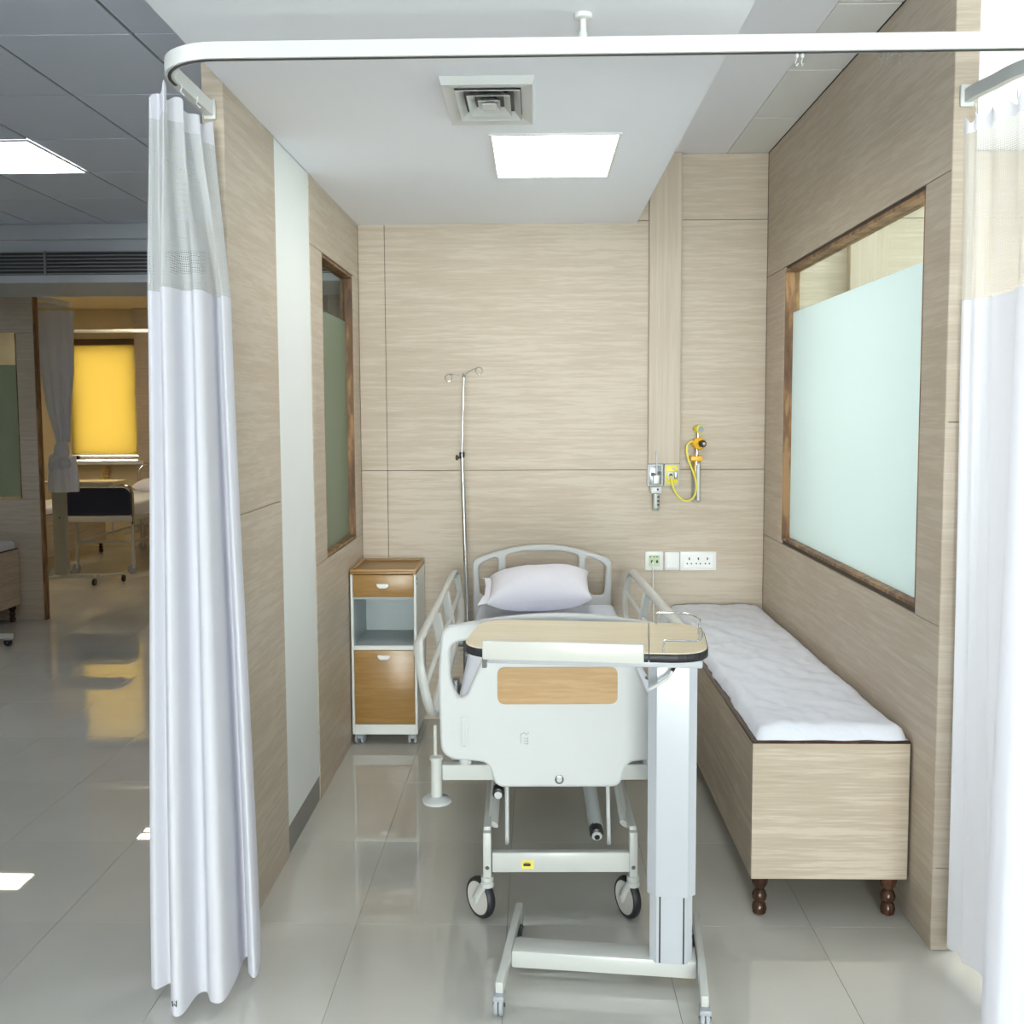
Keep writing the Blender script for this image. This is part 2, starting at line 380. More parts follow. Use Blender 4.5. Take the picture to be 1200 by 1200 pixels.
def wall_window(name, label, xa, xb, W, film_mat, zf):
    y0, y1, z0, z1 = W; t = .012
    root = bpy.data.objects.new(name, None); COL.objects.link(root); root.location = ((xa+xb)/2, (y0+y1)/2, z0); struct(root, label)
    off = Vector(root.location)
    def P(m, nm, mat):
        m.v = [tuple(Vector(v)-off) for v in m.v]; return m.obj(nm, mat, root, 0)
    P(MB().box(xa, xb, y0, y0+t, z0, z1), 'jamb', 'frame_wood'); P(MB().box(xa, xb, y1-t, y1, z0, z1), 'jamb', 'frame_wood')
    P(MB().box(xa, xb, y0+t, y1-t, z0, z0+t), 'sill', 'frame_wood'); P(MB().box(xa, xb, y0+t, y1-t, z1-t, z1), 'head', 'frame_wood')
    xm = (xa+xb)/2+.010*(1 if xa > 0 else -1); s = 1 if xa > 0 else -1
    P(MB().box(xm-.003, xm+.003, y0+t, y1-t, z0+t, z1-t), 'glass_pane', 'glass')
    f = P(MB().box(xm-s*.0055-.001, xm-s*.0055+.001, y0+t, y1-t, z0+t, zf), 'frosted_film', film_mat); f['label'] = 'pale frosted film on the lower glass'
wall_window('window_1', 'large window with frosted lower glass in the right partition', XR+.002, 1.199, RW, 'frosted_film', 2.0)
wall_window('window_2', 'narrow window with frosted lower glass in the left partition', -.929, XL-.002, LW, 'frosted_film_dim', 1.99)

# ceilings ----------------------------------------------------------------
sof = MB().box(XL, XS, REAR, YB+.009, ZC, ZT+.06, .001, 1); so_ = struct(sof.obj('ceiling', 'ceiling_white', None, 0), 'dropped white gypsum ceiling over the bed')
hc = struct(MB().box(XS+.0005, .93, REAR, YB+.009, ZT, ZT+.06).obj('ceiling', 'ceiling_white', None, 0), 'white gypsum strip beside the dropped ceiling')
rc = struct(MB().box(1.20, RIGHT, REAR, YB+.009, ZT+.002, ZT+.06).obj('ceiling', 'ceiling_white', None, 0), 'white ceiling of the next bay')
bt = struct(MB().box(.931, 1.199, REAR, YB+.009, ZT+.02, ZT+.06).obj('ceiling', 'backing_dark', None, 0), 'white tiled ceiling strip along the right partition')
ys = [3.277-.612*3+.612*k for k in range(7)]
for k in range(6):
    MB().box(.934, XR-.002, ys[k]+.006, ys[k+1]-.006, ZT+.001, ZT+.018, .001, 1).obj('ceiling_tile', 'ceiling_tile_white', bt, 0)
for k in range(7): MB().box(.934, XR-.002, ys[k]-.0055, ys[k]+.0055, ZT+.006, ZT+.018).obj('grid_bar', 'ceiling_tile_white', bt, 0)
BULK_Y = 6.78
hb = struct(MB().box(HALL_X0, XL-.001, REAR, BULK_Y, ZT+.022, ZT+.06).obj('ceiling', 'backing_dark', None, 0), 'suspended tile ceiling of the hall, tinted for its dim bluish light')
CX, CY = .487, .633
tl = None; far_tiles = MB()
for j in range(-11, 6):
    y0 = 3.443+CY*j; y1 = min(y0+CY, BULK_Y)
    for i in range(0, 12):
        x1 = -.835-CX*i; x0 = max(x1-CX, HALL_X0); x1 = min(x1, XL-.002)
        if x1-x0 < .05 or y1-y0 < .05 or y0 < REAR: continue
        if i == 3 and j == 2: continue                      # light panel sits here
        if j == -3 and i in (2, 6): continue
        full = abs((x1-x0)-CX) < .002 and abs((y1-y0)-CY) < .002
        if not full or y0 < 2.2: 
            if y0 >= 2.2: MB().box(x0+.006, x1-.006, y0+.006, y1-.006, ZT, ZT+.02, .001, 1).obj('ceiling_tile', 'ceiling_tile', hb, 0)
            else: far_tiles.box(x0+.006, x1-.006, y0+.006, y1-.006, ZT, ZT+.02)
            continue
        if tl is None:
            tl = MB().box(-CX/2+.006, CX/2-.006, -CY/2+.006, CY/2-.006, ZT, ZT+.02, .001, 1).obj('ceiling_tile', 'ceiling_tile', hb, 0); tl.location = ((x0+x1)/2, (y0+y1)/2, 0)
        else: copy_mesh(tl, ((x0+x1)/2, (y0+y1)/2, 0), hb)
o = far_tiles.obj('ceiling_tiles_beyond', 'ceiling_tile', hb, 0); o['kind'] = 'stuff'
gm = MB()
for i in range(0, 12): x = -.835-CX*i; gm.box(x-.0055, x+.0055, REAR, BULK_Y, ZT+.005, ZT+.021)
for j in range(-11, 6): y = 3.443+CY*j; gm.box(HALL_X0, XL-.01, y-.0055, y+.0055, ZT+.0052, ZT+.0208)
gm.obj('ceiling_grid', 'grid_metal', hb, 0)

def light_panel(label, x0, x1, y0, y1, z, mat, recess=.012):
    t = thing('ceiling_light', label, 'ceiling light', ((x0+x1)/2, (y0+y1)/2, z)); hx, hy = (x1-x0)/2, (y1-y0)/2; b = .011
    f = MB().box(-hx, hx, -hy, -hy+b, -.006, .0) .box(-hx, hx, hy-b, hy, -.006, .0).box(-hx, -hx+b, -hy+b, hy-b, -.006, .0).box(hx-b, hx, -hy+b, hy-b, -.006, .0)
    f.obj('frame', 'rail_white', t, 0)
    MB().box(-hx+b, hx-b, -hy+b, hy-b, -.004, -.001).obj('diffuser', mat, t, 0)
    return t
light_panel('square white light panel set in the dropped white ceiling', -.152, .291, 3.47, 4.088, ZC, 'panel_bay')
light_panel('bright light panel in the tiled hall ceiling', -.835-CX*4+.004, -.835-CX*3-.004, 3.443+CY*2+.004, 3.443+CY*3-.004, ZT, 'panel_hall')

for i_, w_ in ((2, 'nearer'), (6, 'farther')): light_panel('added unseen fill light panel in the hall ceiling, %s one' % w_, -.835-CX*(i_+1)+.004, -.835-CX*i_-.004, 3.443-CY*3+.004, 3.443-CY*2-.004, ZT, 'panel_hall')  # unseen panels, added to brighten the hall
light_panel('added unseen fill light panel in the ceiling of the next bay', 2.0, 2.5, 3.6, 4.2, ZT+.002, 'panel_fill_next')  # added panel, out of view: raises the light in the next bay
# ceiling diffuser
def vent():
    t = thing('air_diffuser', 'off-white square air diffuser in the dropped ceiling with nested louvres', 'air vent', (-.131, 3.088, ZC)); hx, hy = .132, .205
    def ring(m, ox, oy, ix, iy, zo, zi, th=.003):
        o_ = [(-ox,-oy,zo),(ox,-oy,zo),(ox,oy,zo),(-ox,oy,zo)]; i_ = [(-ix,-iy,zi),(ix,-iy,zi),(ix,iy,zi),(-ix,iy,zi)]
        V = o_+i_+[(a,b,c+th) for a,b,c in o_]+[(a,b,c+th) for a,b,c in i_]; F = []
        for k in range(4):
            n_ = (k+1) % 4; F += [(k, n_, 4+n_, 4+k), (8+k, 12+k, 12+n_, 8+n_), (k, 8+k, 8+n_, n_), (4+k, 4+n_, 12+n_, 12+k)]
        m.add(V, F)
    m = MB(); ring(m, hx, hy, hx-.006, hy-.008, -.001, -.022); ring(m, hx-.006, hy-.008, hx-.038, hy-.055, -.022, -.016); m.obj('frame', 'light_plastic', t, 0)
    MB().box(-hx+.03, hx-.03, -hy+.045, hy-.045, -.002, -.0005).obj('duct_opening', 'black_plastic', t, 0)
    for k in range(3):
        a = .092-.030*k; b_ = .148-.047*k; m = MB(); ring(m, a, b_, a-.020, b_-.032, -.024, -.006, .002); m.obj('louvre', 'light_plastic', t, 0)
    MB().box(-.020, .020, -.030, .030, -.026, -.022, .001, 1).obj('centre_plate', 'light_plastic', t, 0)
vent()

# hall far end: bulkhead, far partition, far bay ------------------------------
bk = struct(MB().box(HALL_X0, XL-.07, BULK_Y, 7.58, 2.425, ZT+.05).obj('wall_bulkhead', 'bulkhead_paint', None, 0), 'grey bulkhead above the hall with a long grille')
gr = thing('air_grille', 'long dark linear air grille across the grey hall bulkhead', 'air vent', (-3.5, BULK_Y, 2.55))
GX0, GX1 = -2.9, 2.4
MB().box(GX0, GX1, -.006, -.001, -.075, .078).obj('backing', 'backing_dark', gr, 0)
for k in range(7): MB().box(GX0, GX1, -.024, -.006, -.072+k*.0235, -.066+k*.0235).obj('slat', 'grille_metal', gr, 0)
for x in (-2.0, -.6, .28, 1.4): MB().box(x-.006, x+.006, -.026, -.006, -.078, .08).obj('mullion', 'grille_metal', gr, 0)
struct(MB().box(HALL_X0, XL-.07, BULK_Y-.05, BULK_Y-.001, 2.70, ZT-.001, .004, 1).obj('trim_3', 'bulkhead_paint', None, 0), 'stepped grey ledge above the hall grille')
struct(MB().box(HALL_X0, XL-.07, 7.58, HALL_Y1, 2.79, ZT+.05).obj('ceiling', 'far_cream', None, 0), 'cream ceiling of the far bay')

PX0, PX1 = -6.4, -3.735
fp = MB(); fp.box(PX0, PX1, 7.62, 7.66, 0, .92).box(PX0, PX1, 7.62, 7.66, 2.17, 2.45).box(-3.87, PX1, 7.62, 7.66, .92, 2.17).box(PX0, -4.9, 7.62, 7.66, .92, 2.17)
fp = struct(fp.obj('wall_far_partition', 'shadow_gap', None, 0), 'shaded wood partition across the hall')
for a0, a1, z0, z1 in ((PX0, PX1, 0, .925), (-3.87, PX1, .925, 2.165), (PX0, -4.9, .925, 2.165), (PX0, PX1, 2.165, 2.452)): panel(fp, 'y', 7.61, a0, a1, z0, z1)
struct(MB().box(PX1+.0005, PX1+.012, 7.61, 7.67, 0, 2.452).obj('trim_4', 'frame_wood', None, 0), 'brown edging on the end of the far partition')
wf = bpy.data.objects.new('window_3', None); COL.objects.link(wf); wf.location = (-4.39, 7.64, .93); struct(wf, 'frosted window in the far partition')
MB().box(-.5, .51, -.004, .004, .01, 1.23).obj('glass_pane', 'glass', wf, 0)
MB().box(-.5, .51, -.008, -.005, .01, 1.0).obj('frosted_film', 'frosted_film_dim', wf, 0)
for a in ((-.51, -.5), (.508, .518)): MB().box(a[0], a[1], -.02, .02, 0, 1.235).obj('jamb', 'frame_wood', wf, 0)

# far back wall with the blind window
FWX0, FWX1, FWZ0, FWZ1 = -5.45, -4.675, 1.03, 2.38
fb = MB(); fb.box(HALL_X0, FWX0, HALL_Y1, HALL_Y1+.1, 0, ZT).box(FWX1, XL, HALL_Y1, HALL_Y1+.1, 0, ZT).box(FWX0, FWX1, HALL_Y1, HALL_Y1+.1, 0, FWZ0).box(FWX0, FWX1, HALL_Y1, HALL_Y1+.1, FWZ1, ZT)
struct(fb.obj('wall_far', 'far_cream', None, 0), 'cream end wall of the far bay')
wn = bpy.data.objects.new('window_4', None); COL.objects.link(wn); wn.location = ((FWX0+FWX1)/2, HALL_Y1, FWZ0); struct(wn, 'window behind the orange blind'); hw = (FWX1-FWX0)/2; hh = FWZ1-FWZ0
MB().box(-hw, hw, .06, .066, .0, hh).obj('glass_pane', 'glass', wn, 0)
MB().box(-hw, -hw+.04, .04, .09, 0, hh).box(hw-.04, hw, .04, .09, 0, hh).box(-hw, hw, .04, .09, 0, .04).box(-hw, hw, .04, .09, hh-.04, hh).obj('window_frame', 'blind_case', wn, 0)
bl = thing('roller_blind', 'glowing orange roller blind over the far window', 'blind', ((FWX0+FWX1)/2, HALL_Y1-.02, FWZ0+.06))
MB().box(-hw-.02, hw+.02, -.002, .002, 0, hh-.05).obj('fabric', 'orange_blind', bl, 0)
MB().box(-hw-.04, hw+.06, -.05, .018, hh-.07, hh-.0, .006).obj('case', 'blind_case', bl, 0)
MB().cyl((-hw-.02, 0, -.004), (hw+.02, 0, -.004), .008, n=10).obj('bottom_bar', 'sill_white', bl)
struct(MB().box(FWX0-.15, FWX1+.08, HALL_Y1-.12, HALL_Y1-.001, .975, 1.02, .004, 1).obj('trim_5', 'sill_white', None, 0), 'white sill under the orange blind')
struct(MB().box(-4.66, -4.3, HALL_Y1-.1, HALL_Y1-.001, 0, 2.79).obj('trim_6', 'laminate', None, 0), 'wood clad pillar beside the far window')
struct(MB().box(HALL_X0-.1, HALL_X0+.55, 7.66, HALL_Y1, 0, ZT).obj('wall_far_side', 'far_cream', None, 0), 'cream side wall of the far bay')
struct(MB().box(-2.0, -1.93, 7.6, HALL_Y1, 0, ZT).obj('wall_far_right', 'laminate', None, 0), 'right partition of the far bay')
struct(MB().box(-1.93, XL, 9.6, 9.66, 0, ZT).obj('wall_hall_end', 'laminate', None, 0), 'end wall of the hall')
struct(MB().box(XL-.07, XL-.01, YB+.06, 9.66, 0, ZT).obj('wall_hall_right', 'laminate', None, 0), 'hall side of the service core')

# added rear glazing for fill light, side walls (behind and beside the camera) ---------------------
rw = MB(); rw.box(HALL_X0, -.9, REAR-.1, REAR, 0, ZT).box(-.9, 1.6, REAR-.1, REAR, 2.6, ZT).box(-.9, 1.6, REAR-.1, REAR, 0, .1).box(1.6, RIGHT, REAR-.1, REAR, 0, ZT)
struct(rw.obj('wall_rear', 'white_wall', None, 0), 'front wall of the ward around added fill-light glazing')
gw = bpy.data.objects.new('fill_window', None); COL.objects.link(gw); gw.location = (.35, REAR-.05, .1); struct(gw, 'added unseen glazing behind the camera for frontal fill light')  # unseen glazing, added and sized to give frontal fill light
for x in (-1.22, -.42, .42, 1.22): MB().box(x-.03, x+.03, -.04, .04, 0, 2.5).obj('mullion', 'grid_metal', gw, 0)
for k in range(3): MB().box((-1.19, -.39, .45)[k], (-.45, .39, 1.19)[k], -.003, .003, 0, 2.5).obj('glass_pane', 'glass', gw, 0)
struct(MB().box(HALL_X0, -1.25, 1.30, 1.40, 0, ZT).obj('hall_light_block', 'white_wall', None, 0), 'added unseen wall keeping the glazing light out of the hall')  # added blocker, out of view: shades the hall from the rear glazing
SW = (3.5, 4.2, 1.0, 2.3)
m = MB(); holed(m, 3.5, 3.6, YFR, YB+.1, 0, ZT, *SW); struct(m.obj('wall_bay_right', 'white_wall', None, 0), 'right wall of the next bay with a window')
sw = bpy.data.objects.new('window_6', None); COL.objects.link(sw); sw.location = (3.55, 3.85, 1.0); struct(sw, 'window of the next bay')
MB().box(-.003, .003, -.35, .35, 0, 1.3).obj('glass_pane', 'glass', sw, 0); MB().box(-.03, .03, -.02, .02, 0, 1.3).obj('mullion', 'grid_metal', sw, 0)
struct(MB().box(RIGHT, RIGHT+.1, REAR, YFR, 0, ZT).obj('wall_corridor_right', 'white_wall', None, 0), 'end wall of the corridor')
struct(MB().box(3.6, RIGHT, YFR, YFR+.1, 0, ZT).obj('wall_corridor_far', 'white_wall', None, 0), 'wall beside the next bay')
struct(MB().box(HALL_X0-.1, HALL_X0, REAR, HALL_Y1, 0, ZT).obj('wall_hall_left', 'white_wall', None, 0), 'outer wall of the hall')

# ================================================================== THINGS
# ---- curtain rails -------------------------------------------------
RZ = 2.40
def arc(c, r, a0, a1, n=10): return [(c[0]+r*math.cos(a0+(a1-a0)*k/n), c[1]+r*math.sin(a0+(a1-a0)*k/n)) for k in range(n+1)]
main_path = [(-.905, 2.914), (-.905, 2.64)]+arc((-.745, 2.62), .16, PI, 1.5*PI)+[(0, 2.46), (1.2, 2.46), (3.2, 2.46)]
rail = thing('curtain_rail', 'long white curtain rail curving across the top of the bay', 'curtain rail', (0, 2.46, RZ))
MB().strip([(x, y-2.46, 0) for x, y in main_path], .011, .019).obj('track', 'rail_white', rail, 25)
MB().strip([(x, y-2.46, -.0195) for x, y in main_path[1:]], .004, .0015).obj('track_slot', 'black_plastic', rail, 25)
MB().box(-.921, -.889, .446, .458, -.028, .026, .002).obj('wall_bracket', 'rail_white', rail)
MB().cyl((.114, 0, .019), (.114, 0, ZC-RZ-.012), .0075).obj('drop_rod', 'rail_white', rail)
MB().cyl((.114, 0, .019), (.114, 0, .032), .010).obj('rod_collar', 'rail_white', rail)
MB().lathe([(.018, -.012), (.021, -.010), (.021, 0)], (.114, 0, ZC-RZ)).obj('rod_flange', 'rail_white', rail)
for x in (.609, .622, .803, .815, .826, .846, .874):
    g = MB().ell((x, 0, -.027), .0045, .0045, .006, 8, 6); g.tube([(x, 0, -.032), (x-.003, .0, -.042), (x, 0, -.050), (x+.003, 0, -.044)], .0011, 6); g.obj('glider', 'bottle_plastic' if x > .7 else 'light_plastic', rail)
right_path = [(1.166, 2.862), (1.172, 2.80), (1.186, 2.74)]+[(1.20+.0, 2.66), (1.235, 2.59), (1.30, 2.54), (1.40, 2.515), (1.6, 2.51), (3.2, 2.51)]
rail2 = thing('curtain_rail', 'grey curtain rail fixed to the end of the right partition', 'curtain rail', (1.166, 2.868, RZ))
RP = cat([(x-1.166, y-2.868, -.004) for x, y in right_path], 4)
MB().strip(RP, .010, .017).obj('track', 'rail_grey', rail2, 25)
MB().box(-.018, .018, -.013, -.0005, -.032, .026, .003).obj('wall_bracket', 'rail_white', rail2)

# ---- curtains -------------------------------------------------------
def drape(levels, samples=10, name='x'):
    """levels: list of (z, plan control points); returns function z -> list of points"""
    cv = [(z, cat([(x, y, 0) for x, y in pts], samples)) for z, pts in levels]
    def at(z):
        for (za, A), (zb, B) in zip(cv, cv[1:]):
            if zb <= z <= za or (za, A) == cv[0] and z > za:
                t = min(1, max(0, (za-z)/(za-zb))); t = t*t*(3-2*t)*.5+t*.5
                return [Vector((a.x*(1-t)+b.x*t, a.y*(1-t)+b.y*t, z)) for a, b in zip(A, B)]
        return [Vector((p.x, p.y, z)) for p in cv[-1][1]]
    return at
def cloth_part(at, zs, name, mat, parent, loc, ztop=None, zbot=None):
    m = MB(); rows = []
    for k, z in enumerate(zs):
        r = at(z)
        if zbot and k == len(zs)-1: r = [Vector((p.x, p.y, z+zbot(p))) for p in r]
        if ztop and k == 0: r = [Vector((p.x, p.y, z+ztop(i/len(r)))) for i, p in enumerate(r)]
        rows.append(r)
    n = len(rows[0]); ss = [0]
    for i in range(1, n): ss.append(ss[-1]+(rows[0][i]-rows[0][i-1]).length)
    m.grid([[tuple(p-Vector(loc)) for p in r] for r in rows]); o = m.obj(name, mat, parent, 80)
    uv = o.data.uv_layers.new(name='UVMap')
    for lp in o.data.loops:
        i, j = lp.vertex_index % n, lp.vertex_index//n; uv.data[lp.index].uv = (ss[i]*1.0, zs[j])
    return o
def lin(a, b, n): return [a+(b-a)*k/n for k in range(n+1)]

bot = [(-1.0, 2.74), (-1.035, 2.63), (-1.012, 2.585), (-0.98, 2.615), (-0.955, 2.54), (-0.925, 2.47), (-0.902, 2.475), (-0.893, 2.56), (-0.872, 2.575), (-0.846, 2.53), (-0.815, 2.535), (-0.812, 2.64), (-0.82, 2.74), (-0.806, 2.745), (-0.79, 2.675), (-0.765, 2.645), (-0.765, 2.7), (-0.797, 2.83), (-0.82, 2.88)]
mid = [(-0.955, 2.7), (-0.978, 2.61), (-0.962, 2.57), (-0.94, 2.59), (-0.922, 2.53), (-0.9, 2.485), (-0.885, 2.51), (-0.88, 2.57), (-0.862, 2.58), (-0.845, 2.55), (-0.828, 2.57), (-0.835, 2.65), (-0.842, 2.72), (-0.828, 2.72), (-0.822, 2.69), (-0.812, 2.69), (-0.81, 2.74), (-0.838, 2.83), (-0.86, 2.865)]
top = [(-0.945, 2.66), (-0.955, 2.6), (-0.945, 2.565), (-0.928, 2.58), (-0.905, 2.53), (-0.892, 2.515), (-0.896, 2.545), (-0.915, 2.575), (-0.905, 2.6), (-0.882, 2.62), (-0.9, 2.645), (-0.925, 2.67), (-0.905, 2.7), (-0.875, 2.72), (-0.895, 2.75), (-0.925, 2.775), (-0.9, 2.8), (-0.872, 2.83), (-0.895, 2.86)]
A = drape([(2.345, top), (1.86, mid), (.03, bot)])
ctL = thing('privacy_curtain', 'white privacy curtain gathered at the left end of the rail', 'curtain', (-.89, 2.66, .03))
L0 = (-.89, 2.66, .03)
def scallop(t): return .022*math.exp(-((t-.27)/.035)**2)+.010*math.cos(t*40)-.012
cloth_part(A, [2.345, 2.33, 2.305, 2.28], 'heading_band', 'curtain_cloth', ctL, L0, ztop=scallop)
o = cloth_part(A, lin(2.28, 1.86, 6), 'net_panel', 'curtain_net', ctL, L0); o['label'] = 'perforated net upper panel of the curtain'
def hem(p): return -.0
cloth_part(A, lin(1.86, .03, 24), 'cloth_panel', 'curtain_cloth', ctL, L0)
for i in (9, 13):
    x, y = top[i]; MB().tube([(x+.89, y-2.66, 2.345), (x+.885, y-2.66, 2.328), (x+.895, y-2.66, 2.318)], .0015, 6).obj('hook', 'light_plastic', ctL)
mk = MB(); mk.tube([(-.032, -.201, .044), (-.030, -.202, .030), (-.026, -.203, .037), (-.021, -.203, .030), (-.020, -.203, .046)], .0013, 5); mk.obj('printed_mark', 'print_black', ctL)

tR = [(1.162, 2.866), (1.168, 2.845), (1.178, 2.832), (1.174, 2.815), (1.188, 2.8), (1.202, 2.785), (1.194, 2.76), (1.188, 2.735), (1.207, 2.71), (1.217, 2.68), (1.212, 2.65), (1.237, 2.615), (1.272, 2.595), (1.262, 2.56), (1.312, 2.54), (1.372, 2.545), (1.432, 2.5), (1.512, 2.53), (1.612, 2.5)]
mR = [(1.168, 2.864), (1.162, 2.83), (1.178, 2.812), (1.17, 2.78), (1.186, 2.77), (1.198, 2.75), (1.19, 2.725), (1.198, 2.69), (1.2, 2.65), (1.195, 2.61), (1.18, 2.57), (1.168, 2.53), (1.18, 2.49), (1.22, 2.49), (1.26, 2.52), (1.32, 2.49), (1.4, 2.53), (1.5, 2.49), (1.62, 2.5)]
bR = [(1.192, 2.864), (1.166, 2.83), (1.184, 2.79), (1.176, 2.75), (1.194, 2.72), (1.2, 2.68), (1.196, 2.65), (1.204, 2.62), (1.2, 2.58), (1.165, 2.53), (1.12, 2.48), (1.085, 2.42), (1.1, 2.36), (1.16, 2.36), (1.17, 2.43), (1.22, 2.38), (1.3, 2.46), (1.4, 2.4), (1.56, 2.44)]
B = drape([(2.345, tR), (1.85, mR), (.03, bR)])
R0 = (1.3, 2.6, .03)
ctR = thing('privacy_curtain', 'white privacy curtain hanging beside the end of the right partition', 'curtain', R0)
cloth_part(B, [2.345, 2.32, 2.295], 'heading_band', 'curtain_cloth', ctR, R0, ztop=lambda t: .012*math.cos(t*44)-.012)
o = cloth_part(B, lin(2.295, 1.85, 6), 'net_panel', 'curtain_net_open', ctR, R0); o['label'] = 'see-through net upper panel of the curtain'
cloth_part(B, lin(1.85, .03, 20), 'cloth_panel', 'curtain_cloth', ctR, R0)
for i in (2, 5, 9, 12, 15):
    x, y = tR[i]; MB().tube([(x-1.3, y-2.6, 2.340), (x-1.3, y-2.6, 2.325), (x-1.296, y-2.6, 2.29), (x-1.294, y-2.6, 2.30)], .0015, 6).obj('hook', 'steel', ctR)

# ---- hospital bed -----------------------------------------------------
bed = thing('hospital_bed', 'white hospital bed with wood-inset footboard and raised side rails', 'hospital bed', (.046, 4.0, 0), .016)
FY = -1.03; HY = .97
def mirror(pts): return pts+[(-x, z) for x, z in reversed(pts)]
# footboard (outline in x,z)
half = [(-.185, .447), (-.203, .522), (-.345, .535), (-.350, .80), (-.338, .925)]
arcp = [(-.338+.676*k/12, .925+.040*math.sin(PI*k/12)) for k in range(1, 12)]
outer = half+arcp+[(-x, z) for x, z in reversed(half)]
rr = [.03, .03, .05, .2, .06]+[0]*11+[.06, .2, .05, .03, .03]
outer = rnd(outer, rr)
hole = rnd([(-.314, .880), (-.314, .765), (-.290, .715), (-.268, .722), (-.217, .840), (-.196, .900)], [.03, .03, .02, .02, .05, .03])
MFT = Matrix.Translation((0, FY, 0))
ft = MB().plate([outer, hole, [(-x, z) for x, z in reversed(hole)]], .036, .008, MFT).obj('footboard', 'bed_plastic', bed)
MB().plate([rnd([(-.176, .699), (.176, .699), (.176, .809), (-.176, .809)], .024)], .006, .001, Matrix.Translation((0, FY-.0195, 0))).obj('wood_inset', 'inset_wood', ft)
gp = MB().plate([rnd([(-.287, .562), (-.262, .562), (-.262, .660), (-.287, .660)], .006), rnd([(-.281, .572), (-.268, .572), (-.268, .650), (-.281, .650)], .004)], .005, .0012, Matrix.Translation((0, FY-.019, 0)))
gp.plate([rnd([(-.272, .572), (-.266, .572), (-.266, .650), (-.272, .650)], .001)], .006, .001, Matrix.Translation((0, FY-.0195, 0))); gp.obj('grip_moulding', 'bed_plastic', ft)
em = MB(); ey = FY-.0182
em.tube([(-.110, ey, .600), (-.106, ey, .610), (-.098, ey, .612), (-.090, ey, .606)], .0016, 6); em.tube([(-.087, ey, .615), (-.086, ey, .610)], .0016, 6)
for z in (.596, .588, .580): em.tube([(-.100, ey, z), (-.086, ey, z)], .0014, 6)
em.tube([(-.108, ey, .598), (-.108, ey, .580)], .0012, 6); em.tube([(-.088, ey, .598), (-.088, ey, .576)], .0012, 6)
em.obj('embossed_mark', 'print_grey', ft)
MB().lathe([(.0135, 0), (.0125, .003), (.008, .004)], (.005, FY-.018, .471), (0, -1, 0), 20).obj('maker_badge', 'dark_steel', ft)
MB().lathe([(.008, 0), (.007, .002)], (.005, FY-.022, .471), (0, -1, 0), 16).obj('badge_face', 'light_plastic', ft)
# headboard
hh_ = [(-.335, .44), (-.340, .84)]; ah = [(-.34+.68*k/12, .84+.072*math.sin(PI*k/12)) for k in range(1, 12)]
ho = rnd(hh_+ah+[(.340, .84), (.335, .44)], [.02, .04]+[0]*11+[.04, .02])
h1 = rnd([(-.305, .66), (-.312, .805), (-.285, .828), (-.215, .855), (-.215, .70), (-.24, .66)], .025)
h2 = rnd([(-.178, .72), (-.178, .860), (-.09, .880), (.09, .880), (.178, .860), (.178, .72)], .022)
MB().plate([ho, h1, h2, [(-x, z) for x, z in reversed(h1)]], .036, .008, Matrix.Translation((0, HY, 0))).obj('headboard', 'bed_plastic', bed)
# mattress
def soft_box(x0, x1, y0, y1, z0, z1, r, amp, seed, nx=20, ny=40):
    b = bmesh.new(); bmesh.ops.create_grid(b, x_segments=nx, y_segments=ny, size=.5); m = MB()
    rows = []
    def P(u, v, top):
        x = x0+(x1-x0)*u; y = y0+(y1-y0)*v
        d = min(x-x0, x1-x, y-y0, y1-y); e = max(0, 1-d/r); drop = r*(1-math.sqrt(max(0, 1-e*e)))
        z = (z1-drop) if top else z0
        if top and d > .0: z += amp*noise.noise(Vector((x*6+seed, y*4, seed)))+amp*.6*noise.noise(Vector((x*17+seed, y*9, 3)))
        return (x, y, z)
    b.free()
    us = [0, .008, .02, .04]+lin(.07, .93, nx)+[.96, .98, .992, 1]; vs_ = [0, .003, .008, .016]+lin(.03, .97, ny)+[.984, .992, .997, 1]
    topg = [[P(u, v, True) for u in us] for v in vs_]; n = len(us); m.grid(topg)
    k = len(m.v); ring = [(0, i) for i in range(n)]+[(j, n-1) for j in range(1, len(vs_))]+[(len(vs_)-1, i) for i in range(n-2, -1, -1)]+[(j, 0) for j in range(len(vs_)-2, 0, -1)]
    V = [(topg[j][i][0], topg[j][i][1], z0) for j, i in ring]; base = len(m.v); m.v += V; R_ = len(ring)
    for q in range(R_):
        a, c = ring[q], ring[(q+1) % R_]
        m.f.append((a[0]*n+a[1], c[0]*n+c[1], base+(q+1) % R_, base+q))
    m.f.append(tuple(range(base, base+R_)))
    return m
mt = soft_box(-.318, .352, -1.0, .945, .535, .622, .035, .004, 1.7).obj('mattress', 'sheet_blue', bed, 60)
mt['label'] = 'mattress under a pale blue sheet'
